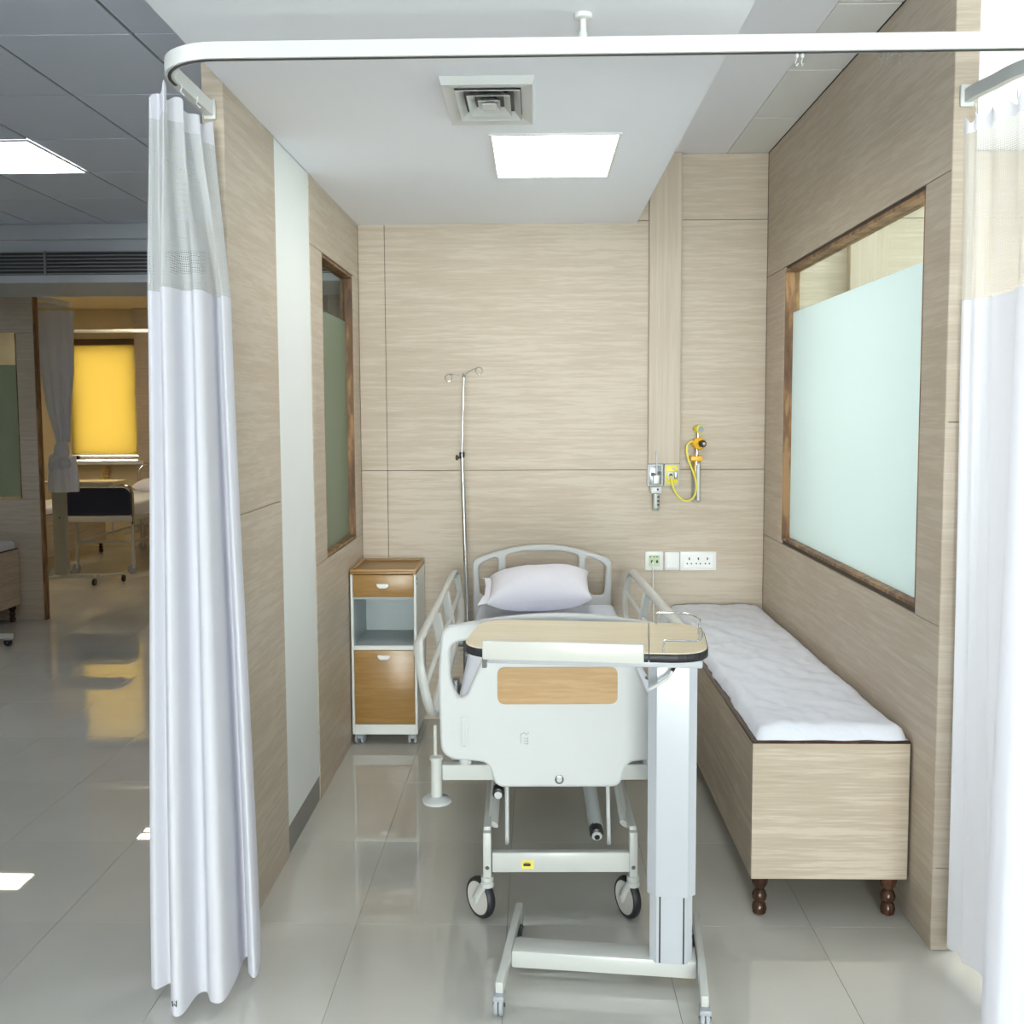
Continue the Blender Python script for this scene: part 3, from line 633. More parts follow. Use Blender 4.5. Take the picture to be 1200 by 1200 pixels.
# deck and frame
dk = MB().box(-.32, .32, -.955, -.92, .45, .534).box(-.32, .32, .88, .92, .45, .534).box(-.32, -.29, -.92, .88, .45, .534).box(.29, .32, -.92, .88, .45, .534).box(-.29, .29, -.92, .88, .505, .534)
dk.obj('deck_frame', 'grey_paint', bed, 0)
MB().box(-.345, .345, FY+.028, FY+.062, .452, .500, .004).obj('end_bar', 'bed_paint', bed); MB().box(-.345, .345, HY-.075, HY-.035, .452, .500, .004).obj('end_bar', 'bed_paint', bed)
for x in (-.275, .275): MB().cyl((x, FY+.045, .500), (x, FY+.045, .56), .019, n=20).obj('board_socket', 'bed_plastic', bed)
for sx in (-1, 1):
    for yy in (FY+.03, HY-.045):
        b_ = MB().cyl((sx*.362, yy, .405), (sx*.362, yy, .522), .0165, n=20, caps=True); b_.lathe([(.0165, .515), (.020, .516), (.020, .525), (.012, .525), (.012, .50)], (sx*.362, yy, 0)); b_ = b_.obj('corner_post', 'bed_paint', bed)
        MB().lathe([(.010, .41), (.015, .405), (.040, .398), (.044, .394), (.044, .386), (.030, .382)], (sx*.362, yy, 0), n=24).obj('bumper_wheel', 'grey_plastic' if False else 'grey_bumper', b_)
MB().cyl((-.366, FY+.05, .525), (-.366, FY+.05, .615), .0055).obj('socket_rod', 'cream_lip', bed)
# side rails: tilted outwards
def side_rail(sx):
    def P(y, z): return (sx*(.385+(z-.62)*.17), y-4.0+.0, z)
    k = .035/1.8
    outl = [(3.10, .845), (4.72, .812), (4.83, .79), (4.845, .72), (4.84, .665), (4.70, .60), (3.16, .605), (3.07, .66), (3.055, .79)]
    pts = rnd([(y, z) for y, z in outl], [.05, .03, .05, .03, .05, .06, .06, .05, .05], 4)
    fr = MB().tube([P(y, z) for y, z in pts], .012, 10, True, rz=.019).obj('side_rail', 'bed_paint', bed, 60)
    MB().tube([P(3.07, .715), P(4.845, .70)], .0085, 10).obj('mid_bar', 'bed_paint', fr)
    for y in (3.72, 4.17): MB().tube([P(y-.012, .820), P(y+.02, .610)], .009, 8, rz=.020, up=(1, 0, 0)).obj('rail_post', 'bed_paint', fr)
    for y in (3.55, 4.25):
        br = MB().box(sx*.335-.012, sx*.335+.012, y-4-.02, y-4+.02, .43, .62, .003); br.box(min(sx*.30, sx*.40), max(sx*.30, sx*.40), y-4-.018, y-4+.018, .575, .60, .003); br.obj('rail_bracket', 'dark_steel', fr)
side_rail(-1); side_rail(1)
# base frame
bf = MB()
bf.box(-.197, .222, -.985, -.955, .158, .220, .004); bf.obj('base_bar', 'bed_paint', bed)
MB().box(-.197, .222, .70, .73, .140, .203, .004).obj('base_bar', 'bed_paint', bed)
for sx, x in ((-1, -.212), (1, .232)):
    for y in (-.97, .715):
        ps = MB().box(x-.0125, x+.0125, y-.02, y+.02, .142, .284, .004).obj('base_post', 'bed_paint', bed)
        MB().lathe([(.0065, 0), (.005, .002)], (x, y-.020, .175), (0, -1, 0), 12).obj('bolt', 'dark_steel', ps)
    MB().box(x-.011, x+.011, -.97, .715, .268, .296, .003).obj('base_rail', 'bed_paint', bed)
    # scissor arms carrying the deck
    MB().tube([(x*.92, -.90, .275), (x*.86, -.45, .44)], .010, 8, rz=.020).obj('lift_arm', 'bed_paint', bed)
    MB().tube([(x*.92, .70, .275), (x*.86, .25, .44)], .010, 8, rz=.020).obj('lift_arm', 'bed_paint', bed)
    MB().cyl((x*.72, -.88, .20), (x*.72, -.80, .45), .0065, n=10).obj('support_rod', 'light_plastic', bed)
sk = MB().box(-.108, -.070, -.9862, -.9852, .170, .196).obj('yellow_sticker', 'sticker_yellow', bed, 0)
MB().box(-.102, -.080, -.9868, -.9863, .179, .187).box(-.099, -.084, -.9868, -.9863, .1885, .190).obj('sticker_print', 'print_black', sk, 0)
MB().cyl((-.2, -.46, .262), (.2, -.46, .262), .018).obj('torsion_tube', 'grey_paint', bed)
for x in (0, .05): MB().box(x, x+.012, -.50, -.44, .262, .31).obj('tube_lug', 'grey_paint', bed, 0)
a1 = MB().cyl((.105, -.45, .43), (.128, -.86, .245), .021, .023, 18).obj('actuator', 'grey_paint', bed)
MB().lathe([(.022, 0), (.022, .03), (.017, .034)], (.127, -.855, .248), (.05, -.90, -.42), 18).obj('actuator_cap', 'black_plastic', a1)
MB().lathe([(.016, 0), (.016, .006)], (.1285, -.8875, .2335), (.05, -.90, -.42), 16).obj('cap_ring', 'light_plastic', a1)
MB().lathe([(.009, 0), (.008, .004)], (.1288, -.894, .2305), (.05, -.90, -.42), 14).obj('cap_centre', 'black_plastic', a1)
a2 = MB().cyl((-.17, -.60, .43), (-.178, -.90, .385), .017, .018, 16).obj('actuator', 'grey_paint', bed)
MB().lathe([(.018, 0), (.018, .028), (.013, .031)], (-.178, -.895, .386), (-.02, -.95, -.2), 16).obj('actuator_cap', 'black_plastic', a2)
MB().lathe([(.012, 0), (.012, .004)], (-.1785, -.926, .379), (-.02, -.95, -.2), 14).obj('cap_ring', 'light_plastic', a2)
def bed_caster(kx, ky, wx, wy, n):
    n = Vector(n).normalized(); c = Vector((wx, wy, .064))
    cs = MB().lathe([(.012, .108), (.020, .112), (.020, .124), (.016, .127), (.019, .131), (.019, .144)], (kx, ky, 0), n=18)
    for s in (-1, 1):
        q = c+n*.020*s; k0 = Vector((kx, ky, .116))+n*.016*s
        cs.tube([k0, k0*.55+q*.45+Vector((0, 0, .006)), q, q+(q-k0).normalized()*.010], .013, 8, rz=.005, up=n)
    cs = cs.obj('caster_fork', 'bed_paint', bed)
    MB().lathe([(.050, -.012), (.058, -.013), (.0625, -.008), (.064, 0), (.0625, .008), (.058, .013), (.050, .012)], c, n, 28).obj('tyre', 'black_rubber', cs)
    MB().lathe([(.020, -.0135), (.046, -.0125), (.051, -.0132), (.051, .0132), (.046, .0125), (.020, .0135)], c, n, 28).obj('wheel_disc', 'cream_lip', cs)
    MB().cyl(c-n*.026, c+n*.026, .008, n=12).obj('axle', 'bed_paint', cs)
bed_caster(-.212, -.975, -.234, -.947, (-.78, -.62, 0)); bed_caster(.232, -.975, .219, -.948, (-.90, -.43, 0))
bed_caster(-.212, .715, -.219, .681, (-.98, .2, 0)); bed_caster(.232, .715, .225, .681, (-.98, .2, 0))

# ---- pillow ------------------------------------------------------------
def pillow():
    m = MB(); n = 28; a, b_ = .232, .15; rows = []
    def S(u, v, s):
        x = a*u*(1-.06*(1-v*v)*abs(u)**3*0); y = b_*v
        e = (1-abs(u)**2.6)*(1-abs(v)**2.6); t = max(e, 0)**.45
        x *= 1+.05*abs(v)**4-.03; y *= 1+.06*abs(u)**4-.04
        z = s*.092*t+.006*noise.noise(Vector((x*9, y*9, s*2.0)))*t+.004*noise.noise(Vector((x*26, y*20, s)))*t
        return x, y, z
    us = [math.sin(PI/2*(2*i/n-1)) for i in range(n+1)]
    for s in (1, -1):
        rows = [[S(u, v, s) for u in us] for v in us]
        if s < 0: rows = [[(x, y, max(z, -.082)) for x, y, z in r] for r in rows]
        m.grid(rows)
    return m
tilt = Matrix.Translation((.016, 4.70, .745)) @ Matrix.Rotation(math.radians(14), 4, 'X') @ Matrix.Rotation(math.radians(-3), 4, 'Y')
p = pillow(); p.v = [tuple((tilt @ Vector(v))-Vector((.016, 4.69, .62))) for v in p.v]
pl = thing('pillow', 'plump white pillow resting at the head of the bed', 'pillow', (.016, 4.69, .62))
p.obj('pillow_body', 'pillow_cloth', pl, 70)
def Tp(q): return tuple((tilt @ Vector(q))-Vector((.016, 4.69, .62)))
m = MB(); fl_rows = []
for k in range(7):
    v = -1+2*k/6; fl_rows.append([Tp((-.222-.028*j/3-.010*(abs(v)**3)*j, .138*v*(1+.05*j), (.012 if k % 2 else -.004)*j/3)) for j in range(4)])
m.grid(fl_rows); m.obj('case_flap', 'pillow_cloth', pl, 70)

# ---- drip stand pole --------------------------------------------------------
iv = thing('drip_pole', 'slender steel drip pole with two hooks at the bed head', 'drip pole', (-.331, 4.862, .47))
MB().cyl((.004, 0, 0), (-.018, 0, .90), .0105, n=14).obj('lower_tube', 'steel', iv)
MB().cyl((-.018, 0, .90), (-.005, 0, 1.262), .006, n=12).obj('upper_rod', 'steel', iv)
MB().lathe([(.012, -.012), (.0135, -.01), (.0135, .012), (.008, .016)], (-.0178, 0, .885)).obj('collar', 'dark_steel', iv)
MB().cyl((-.018, 0, .872), (-.040, -.012, .872), .005).lathe([(.012, 0), (.013, .004), (.012, .008)], (-.037, -.010, .872), (-1, -.4, 0), 14).obj('lock_knob', 'black_plastic', iv)
def hookp(s, dz):
    pts = [(-.005, 0, 1.262), (-.005+s*.03, -.004, 1.262+dz*.5), (-.005+s*.066, -.008, 1.262+dz)]
    c = Vector((-.005+s*.072, -.008, 1.245+dz)); pts += [c+Vector((s*.016*math.sin(a), -.012*math.sin(a*.5), .017*math.cos(a))) for a in [2*PI*k/14 for k in range(0, 14)]]
    MB().tube(pts, .0025, 8).obj('hook', 'steel', iv)
hookp(-1, .004); hookp(1, .036)
MB().lathe([(.007, -.01), (.007, .004), (.003, .007)], (-.005, 0, 1.262), n=12).obj('cap', 'dark_steel', iv)

# ---- overbed table -----------------------------------------------------------
ot = thing('overbed_table', 'white wheeled overbed table with pale wood top in front of the bed', 'overbed table', (.362, 2.695, 0), math.radians(-6))
outl = rnd([(-.535, -.218), (.085, -.218), (.085, .150), (-.535, .150)], [.11, .10, .11, .10], 8)
tilt_part = MB()
def xy_plate(poly, z0, z1, bev=.002):
    cu = MB().plate([[(x, y) for x, y in poly]], z1-z0, bev); cu.v = [(x, z, (z0+z1)/2-y) for x, y, z in cu.v]; return cu
def clip(poly, x0, x1):
    out = []
    for P_, keep in ((poly, x0),):
        pass
    def half(pl, xc, s):
        r = []
        for i in range(len(pl)):
            a, b_ = pl[i-1], pl[i]; ia, ib = s*(a[0]-xc) >= 0, s*(b_[0]-xc) >= 0
            if ia != ib: t = (xc-a[0])/(b_[0]-a[0]); r.append((xc, a[1]+t*(b_[1]-a[1])))
            if ib: r.append(b_)
        return r
    return half(half(poly, x0, 1), x1, -1)
XSPL = -.062
big, small = clip(outl, -9, XSPL-.001), clip(outl, XSPL+.001, 9)
def grow(pl, k): 
    cx, cy = sum(p[0] for p in pl)/len(pl), sum(p[1] for p in pl)/len(pl)
    return [(x+(-k if x < -.5 else k if x > .05 else 0), y+(-k if y < -.19 else k if y > .1 else 0)) for x, y in pl]
for pl_, nm in ((big, 'table_top'), (small, 'fixed_top')):
    tt = xy_plate(pl_, .940, .962, .0015).obj(nm, 'table_wood', ot)
    xy_plate(pl_, .9405, .9575, .0003)
    e = MB()
    ring = [q for q in pl_]
    for a, b_ in zip(ring, ring[1:]+ring[:1]):
        if abs(a[0]-b_[0]) < 1e-6 and abs(a[0]-XSPL) < .01: continue
        d = (Vector(b_)-Vector(a)); 
        if d.length < 1e-5: continue
        n_ = Vector((d.y, -d.x)).normalized()*.0025
        e.add([(a[0], a[1], .938), (b_[0], b_[1], .938), (b_[0], b_[1], .9595), (a[0], a[1], .9595), (a[0]+n_.x, a[1]+n_.y, .940), (b_[0]+n_.x, b_[1]+n_.y, .940), (b_[0]+n_.x, b_[1]+n_.y, .9575), (a[0]+n_.x, a[1]+n_.y, .9575)],
              [(4, 5, 6, 7), (0, 4, 7, 3), (1, 2, 6, 5), (0, 1, 5, 4), (3, 7, 6, 2)])
    e.obj('edge_band', 'black_rubber', tt, 60)
MB().box(-.475, XSPL-.012, -.231, -.217, .937, .985, .004).obj('front_lip', 'cream_lip', ot)
MB().box(-.47, .07, -.19, .11, .918, .938, .004).obj('top_frame', 'table_paint', ot)
MB().box(-.48, -.47, -.20, -.185, .908, .938).obj('frame_tab', 'dark_steel', ot, 0)
wr1 = [(.0+XSPL+.022, .130, .958), (XSPL+.022, .130, .990), (XSPL+.030, .130, .995), (.02, .128, .995), (.055, .105, .995), (.075, .05, .995), (.072, .02, .993), (.070, .015, .960)]
MB().tube(cat(wr1, 4), .0028, 8).obj('wire_guard', 'steel', ot)
wr2 = [(XSPL+.035, -.205, .960), (XSPL+.037, -.203, .985), (XSPL+.045, -.202, .990), (.04, -.200, .990), (.062, -.185, .990), (.072, -.12, .991), (.070, -.05, .990), (.069, -.045, .958)]
MB().tube(cat(wr2, 4), .0028, 8).obj('wire_guard', 'steel', ot)
# column
def oct(x0, x1, y0, y1, c): return [(x0+c, y0), (x1-c, y0), (x1, y0+c), (x1, y1-c), (x1-c, y1), (x0+c, y1), (x0, y1-c), (x0, y0+c)]
xy_plate(oct(-.062, .066, -.05, .05, .022), .262, .916, .001).obj('outer_column', 'table_paint', ot, 20)
ic = xy_plate(oct(-.055, .058, -.044, .044, .018), .074, .90, .001).obj('inner_column', 'table_paint', ot, 20)
for x in (-.028, .035): MB().box(x-.002, x+.002, -.0452, -.043, .076, .262).obj('groove', 'black_plastic', ic, 0)
MB().box(-.0405, -.0385, -.0508, -.049, .264, .914).obj('column_seam', 'grey_plastic', ot, 0)
MB().tube([(.000, -.055, .905), (.004, -.075, .893), (-.002, -.085, .884)], .0055, 8).obj('lever_socket', 'black_plastic', ot)
MB().tube([(-.002, -.085, .884), (-.012, -.092, .868), (-.040, -.098, .850), (-.062, -.10, .838)], .0045, 8).obj('height_lever', 'light_plastic', ot)
# base
MB().box(-.432, .072, -.038, .044, .030, .080, .008).obj('base_beam', 'bed_paint', ot)
for x in (-.441, .083):
    lg = MB().box(x-.010, x+.010, -.205, .235, .050, .084, .003).obj('base_leg', 'bed_paint', ot)
    for y in (-.20, .205):
        cs = MB().box(x-.015, x+.015, y-.024, y+.018, .040, .056, .005).obj('caster', 'grey_plastic', lg)
        for s in (-1, 1):
            MB().lathe([(.010, -.0055), (.0245, -.005), (.026, -.002), (.026, .002), (.0245, .005), (.010, .0055)], (x+s*.0065, y-.006, .026), (1, 0, 0), 20).obj('wheel', 'black_rubber' if y > 0 else 'grey_plastic', cs)
        MB().cyl((x-.016, y-.006, .026), (x+.016, y-.006, .026), .005, n=10).obj('axle', 'dark_steel', cs)

# ---- bedside cabinet -----------------------------------------------------------
cb = thing('bedside_cabinet', 'narrow bedside cabinet with brown drawer, open shelf and brown door', 'cabinet', (-.7085, 4.69, 0))
W2, D = .1535, .365
MB().box(-W2, -W2+.012, 0, D, .050, .812, .002, 1).obj('side_panel', 'cabinet_white', cb, 0); MB().box(W2-.012, W2, 0, D, .050, .812, .002, 1).obj('side_panel', 'cabinet_white', cb, 0)
MB().box(-W2+.012, W2-.012, D-.012, D, .050, .812).obj('back_panel', 'cabinet_inner', cb, 0)
MB().box(-W2+.012, W2-.012, .002, D-.012, .050, .098).obj('plinth', 'cabinet_white', cb, 0)
MB().box(-W2+.012, W2-.012, .002, D-.012, .452, .470).obj('shelf', 'cabinet_white', cb, 0)
MB().box(-W2+.013, W2-.013, .008, D-.012, .470, .473).obj('shelf_liner', 'cabinet_inner', cb, 0)
for x in (-W2+.012, W2-.014): MB().box(x, x+.002, .006, D-.012, .473, .690).obj('shelf_lining', 'cabinet_inner', cb, 0)
MB().box(-W2+.012, W2-.012, .012, D-.012, .690, .700).obj('drawer_runner', 'cabinet_inner', cb, 0)
tp = MB().box(-W2-.002, W2+.002, -.004, D, .808, .822, .003).obj('top', 'cabinet_wood', cb)
MB().box(-W2-.002, W2+.002, -.004, .012, .8221, .832, .003).box(-W2-.002, -W2+.012, .012, D, .8221, .832, .003).box(W2-.012, W2+.002, .012, D, .8221, .832, .003).box(-W2+.012, W2-.012, D-.012, D, .8221, .832, .003).obj('top_rim', 'inset_wood', tp)
def pull(parent, z):
    pts = [(-.030, z+.010), (.030, z+.010), (.026, z-.004), (.014, z-.011), (-.014, z-.011), (-.026, z-.004)]
    h = MB().plate([rnd(pts, .004)], .016, .003, Matrix.Translation((0, -.010, 0))).obj('handle', 'socket_white', parent)
dr = MB().box(-W2+.013, W2-.013, -.002, .014, .702, .806, .002).obj('drawer', 'cabinet_wood', cb); pull(dr, .756)
do = MB().box(-W2+.013, W2-.013, -.002, .014, .101, .450, .002).obj('door', 'cabinet_wood', cb); pull(do, .420)
MB().box(W2, W2+.0012, .030, .042, .775, .792).box(W2, W2+.0012, .030, .042, .755, .765).obj('lock_plate', 'black_plastic', cb, 0)
for sx in (-1, 1):
    for y in (.035, D-.04):
        cs = MB().cyl((sx*.122, y, .038), (sx*.122, y, .052), .010).box(sx*.122-.014, sx*.122+.014, y-.016, y+.014, .022, .042, .005).obj('caster', 'grey_plastic', cb)
        for s in (-1, 1): MB().lathe([(.008, -.006), (.022, -.0055), (.0235, 0), (.022, .0055), (.008, .006)], (sx*.122+s*.014, y-.004, .0235), (1, .25*sx, 0), 18).obj('wheel', 'grey_plastic', cs)

# ---- bench with pad ---------------------------------------------------------------
bn = thing('attendant_bench', 'long box bench of pale wood laminate on dark turned legs', 'bench', (.890, 4.06, 0))
BX, BY0, BY1 = .236, -1.02, 1.015
MB().box(-BX, BX, BY0, BY0+.016, .130, .552, .001, 1).obj('end_panel', 'bench_laminate', bn, 0); MB().box(-BX, BX, BY1-.016, BY1, .130, .552).obj('end_panel', 'bench_laminate', bn, 0)
MB().box(-BX, -BX+.016, BY0+.016, BY1-.016, .130, .552).obj('side_panel', 'bench_laminate', bn, 0); MB().box(BX-.016, BX, BY0+.016, BY1-.016, .130, .552).obj('side_panel', 'bench_laminate', bn, 0)
MB().box(-BX+.016, BX-.016, BY0+.016, BY1-.016, .130, .146).obj('bottom_panel', 'bench_laminate', bn, 0)
MB().box(-BX-.001, BX+.001, BY0-.001, BY1, .5525, .560).obj('lid', 'dark_leg_wood', bn, 0)
for x in (-.20, .195):
    for y in (-.975, .96):
        MB().lathe([(.013, 0), (.020, .004), (.023, .018), (.020, .032), (.014, .040), (.021, .048), (.023, .060), (.019, .072), (.013, .080), (.022, .092), (.025, .105), (.025, .1295)], (x, y, 0), n=20).obj('leg', 'dark_leg_wood', bn)
def bench_pad():
    x0, x1, y0, y1 = -.222, .224, -1.012, 1.0; m = MB(); rows = []; nx, ny = 34, 90
    for j in range(ny+1):
        v = j/ny; y = y0+(y1-y0)*v; r = []
        wob0 = .012*noise.noise(Vector((y*5, 1, 0)))+.006*noise.noise(Vector((y*17, 3, 0))); wob1 = .006*noise.noise(Vector((y*6, 9, 0)))
        fl = max(0, 1-(v*ny)/7)
        for i in range(nx+1):
            u = i/nx; x = x0+wob0+(x1+wob1-x0-wob0)*u + fl*.010*(u > .9)
            d = min(u*.45, (1-u)*.45, (y-y0), (y1-y)+.02); e = max(0, 1-d/.045); h = .034*math.sqrt(max(0, 1-e*e))
            z = .5605+.006+h+(.008*noise.noise(Vector((x*5, y*3, 2)))+.008*noise.noise(Vector((x*14+y*6, y*9-x*4, 5)))+.005*noise.noise(Vector((x*30-y*16, y*22+x*9, 8))))*min(1, d/.03)
            if d < .002: z = .5615
            yy = y+(.008*noise.noise(Vector((x*14, 4, 1)))*fl)-fl*fl*.004
            r.append((x, yy, z-.56))
        rows.append(r)
    m.grid(rows); n = nx+1
    # skirt edges folded flat to the lid
    m.grid([[(p_[0], p_[1], .0015) for p_ in rows[0]], rows[0]])
    return m
pd = thing('bench_pad', 'thin bench mattress under a wrinkled white sheet', 'mattress', (.890, 4.06, .56))
bench_pad().obj('sheet', 'sheet_white', pd, 70)
MB().box(-.205, .205, -.99, .985, .001, .010).obj('pad_core', 'sheet_white', pd, 0)

# ---- outlets, switches and oxygen set on the back wall ----------------------------------
def wall_thing(name, label, c, x, z, y=YB): return thing(name, label, c, (x, y, z))
yw = -.0005
so1 = wall_thing('data_socket', 'white wall plate with green sockets and a cable plugged in', 'wall socket', .591, .813)
MB().box(-.045, .045, -.010, yw, -.047, .047, .003).obj('plate', 'socket_white', so1); MB().box(-.027, .027, -.012, -.010, -.026, .030, .001, 1).obj('insert', 'socket_green', so1, 0)
for x in (-.012, .014): MB().box(x-.005, x+.005, -.0128, -.012, -.010, .004).obj('port', 'print_black', so1, 0)
for x in (-.020, .0, .014): MB().box(x-.004, x+.004, -.0126, -.012, .018, .023).obj('printed_mark', 'print_black', so1, 0)
cbp = [(-.010, -.016, -.004), (-.010, -.032, -.010), (-.009, -.034, -.05), (-.006, -.028, -.16), (-.002, -.022, -.30), (.004, -.02, -.44), (.0, -.03, -.56)]
MB().tube(cat(cbp, 5), .0032, 8).obj('cable', 'socket_white', so1)
so2 = wall_thing('blank_plate', 'plain white square plate between the two wall sockets', 'wall plate', .680, .812)
MB().box(-.036, .036, -.010, yw, -.045, .045, .003).obj('plate', 'socket_white', so2); MB().box(-.027, .027, -.0115, -.010, -.034, .034, .001, 1).obj('insert', 'socket_white', so2, 0)
so3 = wall_thing('power_socket', 'long white wall plate with three power outlets', 'wall socket', .810, .812)
MB().box(-.090, .090, -.010, yw, -.047, .047, .003).obj('plate', 'socket_white', so3); MB().box(-.073, .073, -.0118, -.010, -.033, .033, .001, 1).obj('insert', 'socket_white', so3, 0)
for k in (-1, 0, 1):
    m = MB().box(k*.045-.003, k*.045+.003, -.0124, -.0118, .006, .018)
    for s in (-1, 1): m.box(k*.045+s*.010-.0028, k*.045+s*.010+.0028, -.0124, -.0118, -.016, -.009)
    m.obj('outlet_holes', 'print_black', so3, 0)

g1 = wall_thing('suction_outlet', 'grey suction outlet plate with a clear jar hanging below', 'gas outlet', .591, 1.243)
MB().box(-.038, .038, -.030, yw, -.054, .054, .003).obj('plate', 'light_plastic', g1); MB().box(-.031, .031, -.034, -.030, -.046, .046, .002).obj('face', 'grid_metal', g1)
MB().cyl((-.012, -.034, .004), (-.012, -.052, .004), .011).cyl((.018, -.034, .010), (.018, -.046, .010), .010).obj('valve', 'black_plastic', g1)
MB().cyl((.004, -.045, -.036), (.004, -.055, .118), .0042, n=10).obj('steel_rod', 'light_plastic', g1)
MB().box(-.012, .016, -.060, -.034, -.040, .0, .005).obj('connector', 'socket_white', g1)
jh = MB().box(-.025, .028, -.070, -.018, -.089, -.056, .005).obj('jar_head', 'light_plastic', g1); MB().lathe([(.005, 0), (.004, .002)], (.008, -.070, -.068), (0, -1, 0), 12).obj('screw', 'print_black', jh)
MB().lathe([(.019, -.176), (.020, -.172), (.020, -.090)], (.002, -.044, 0), n=20).obj('jar', 'bottle_plastic', g1)
MB().lathe([(.012, -.162), (.013, -.15), (.013, -.092)], (.002, -.044, 0), n=16).obj('float_tube', 'socket_white', g1)
m = MB()
for z in (-.105, -.125, -.145): m.box(.006, .018, -.0655, -.0645, z-.003, z+.003)
m.obj('jar_scale', 'print_black', g1, 0)

g2 = wall_thing('oxygen_outlet', 'cream and yellow oxygen outlet plate with a hose plugged in', 'gas outlet', .673, 1.243)
MB().box(-.037, .037, -.030, yw, -.054, .054, .003).obj('plate', 'cream_lip', g2); MB().box(-.029, .029, -.034, -.030, -.045, .047, .002).obj('face', 'yellow', g2)
MB().box(-.022, .008, -.044, -.034, -.022, .020, .003).obj('valve_block', 'cream_lip', g2); MB().cyl((-.007, -.044, .0), (-.007, -.052, .0), .008).obj('valve', 'print_black', g2)
MB().box(.011, .026, -.042, -.034, -.020, .022, .003).obj('release_tab', 'grid_metal', g2); MB().box(.0, .018, -.0346, -.034, .028, .036).obj('printed_mark', 'print_grey', g2, 0)

ox = wall_thing('oxygen_flowmeter', 'yellow oxygen regulator with black knob, gauge and clear humidifier bottle', 'oxygen regulator', .790, 1.20)
RX = .006
MB().lathe([(.020, 0), (.021, .006), (.021, .030), (.0175, .034)], (RX+.0, -.030, .268), (.35, -.94, 0), 22, sx=1.0).obj('gauge', 'yellow', ox)
MB().lathe([(.016, 0), (.0155, .0012)], (RX+.0122, -.0625, .268), (.35, -.94, 0), 20).obj('gauge_face', 'grey_plastic', ox)
MB().cyl((RX, -.045, .205), (RX, -.045, .255), .006, n=12).obj('gauge_stem', 'steel', ox)
MB().lathe([(.022, 0), (.031, .006), (.033, .020), (.030, .034), (.020, .042)], (RX+.0, -.020, .198), (.30, -.95, 0), 22).obj('regulator_body', 'orange_yellow', ox)
MB().lathe([(.015, 0), (.0165, .003), (.0165, .022), (.014, .025)], (RX+.014, -.060, .198), (.42, -.90, 0), 20).obj('knob', 'black_plastic', ox)
MB().lathe([(.008, 0), (.0075, .002)], (RX+.0248, -.0828, .198), (.42, -.90, 0), 16).obj('knob_cap', 'cream_lip', ox)
MB().cyl((RX-.004, -.042, .135), (RX-.004, -.042, .175), .0075, n=12).lathe([(.011, .0), (.011, .008)], (RX-.004, -.042, .150)).obj('stem', 'steel', ox)
MB().box(RX-.036, RX+.022, -.068, -.016, .113, .138, .005).obj('bottle_cap', 'orange_yellow', ox)
MB().lathe([(.022, -.090), (.0245, -.086), (.0245, .113)], (RX-.006, -.042, 0), n=22).obj('humidifier_bottle', 'bottle_plastic', ox)
MB().cyl((RX-.014, -.042, .02), (RX-.014, -.042, .113), .006, n=12).obj('dip_tube', 'orange_yellow', ox)
MB().box(RX-.004, RX+.006, -.0672, -.0662, -.080, .10).obj('bottle_ribs', 'light_plastic', ox, 0)
hp = [(-.125, -.055, .040), (-.121, -.075, .005), (-.108, -.085, -.035), (-.080, -.088, -.070), (-.050, -.088, -.080), (-.020, -.088, -.066), (-.006, -.086, -.025), (-.008, -.084, .02), (-.022, -.082, .065), (-.040, -.078, .110), (-.050, -.072, .155), (-.046, -.060, .190), (-.030, -.048, .206), (-.012, -.04, .208)]
MB().tube(cat(hp, 6), .0048, 10).obj('hose', 'hose_yellow', ox)

# ---- far bay beyond the hall ------------------------------------------------------------
def copy_tree(o, parent=None):
    c = o.copy(); COL.objects.link(c)
    if parent is not None: c.parent = parent
    for ch in list(o.children): copy_tree(ch, c)
    return c
light_panel('light panel in the cream ceiling above the knotted curtain', -5.21, -4.755, 8.862, 9.308, 2.79, 'panel_far')
lou = light_panel('louvred light panel in the cream ceiling above the blue-ended bed', -4.118, -3.662, 10.107, 10.582, 2.79, 'panel_far')
for y in (-.09, .06): MB().box(-.21, .21, y-.03, y+.03, -.016, -.006).obj('louvre', 'grey_plastic', lou, 0)

fbed = thing('hospital_bed', 'hospital bed with dark blue footboard in the far bay', 'hospital bed', (-4.24, 9.8, 0))
HWB = .335
arch = [(-HWB, 0, .50), (-HWB, 0, .80), (-HWB+.02, 0, .85), (-HWB+.08, 0, .872), (HWB-.08, 0, .872), (HWB-.02, 0, .85), (HWB, 0, .80), (HWB, 0, .50)]
MB().tube(arch, .016, 10).obj('foot_frame', 'steel', fbed)
MB().plate([rnd([(-HWB+.014, .585), (HWB-.014, .585), (HWB-.014, .80), (HWB-.07, .850), (-HWB+.07, .850), (-HWB+.014, .80)], .02)], .018, .003).obj('footboard', 'navy', fbed)
MB().box(-HWB, HWB, -.02, .02, .520, .575, .003).obj('end_bar', 'bed_paint', fbed)
for x in (-HWB, HWB): MB().box(x-.018, x+.018, 0, 1.9, .530, .575, .003).obj('side_bar', 'bed_paint', fbed)
soft_box(-.33, .33, .03, 1.88, .576, .70, .03, .003, 4.2, 8, 16).obj('mattress', 'sheet_white', fbed, 60)
for x in (-.27, .29):
    for y in (.10, 1.8):
        lg = MB().cyl((x, y, .10), (x, y, .53), .017, n=12).obj('leg', 'bed_paint', fbed)
        MB().lathe([(.02, -.012), (.046, -.011), (.05, 0), (.046, .011), (.02, .012)], (x-.01, y-.02, .05), (.8, -.6, 0), 18).obj('wheel', 'grey_plastic', lg); MB().box(x-.02, x+.014, y-.03, y+.015, .05, .11, .006).obj('caster_fork', 'bed_paint', lg)
    MB().cyl((x, .10, .31), (x, 1.8, .31), .012, n=10).obj('base_rail', 'bed_paint', fbed)
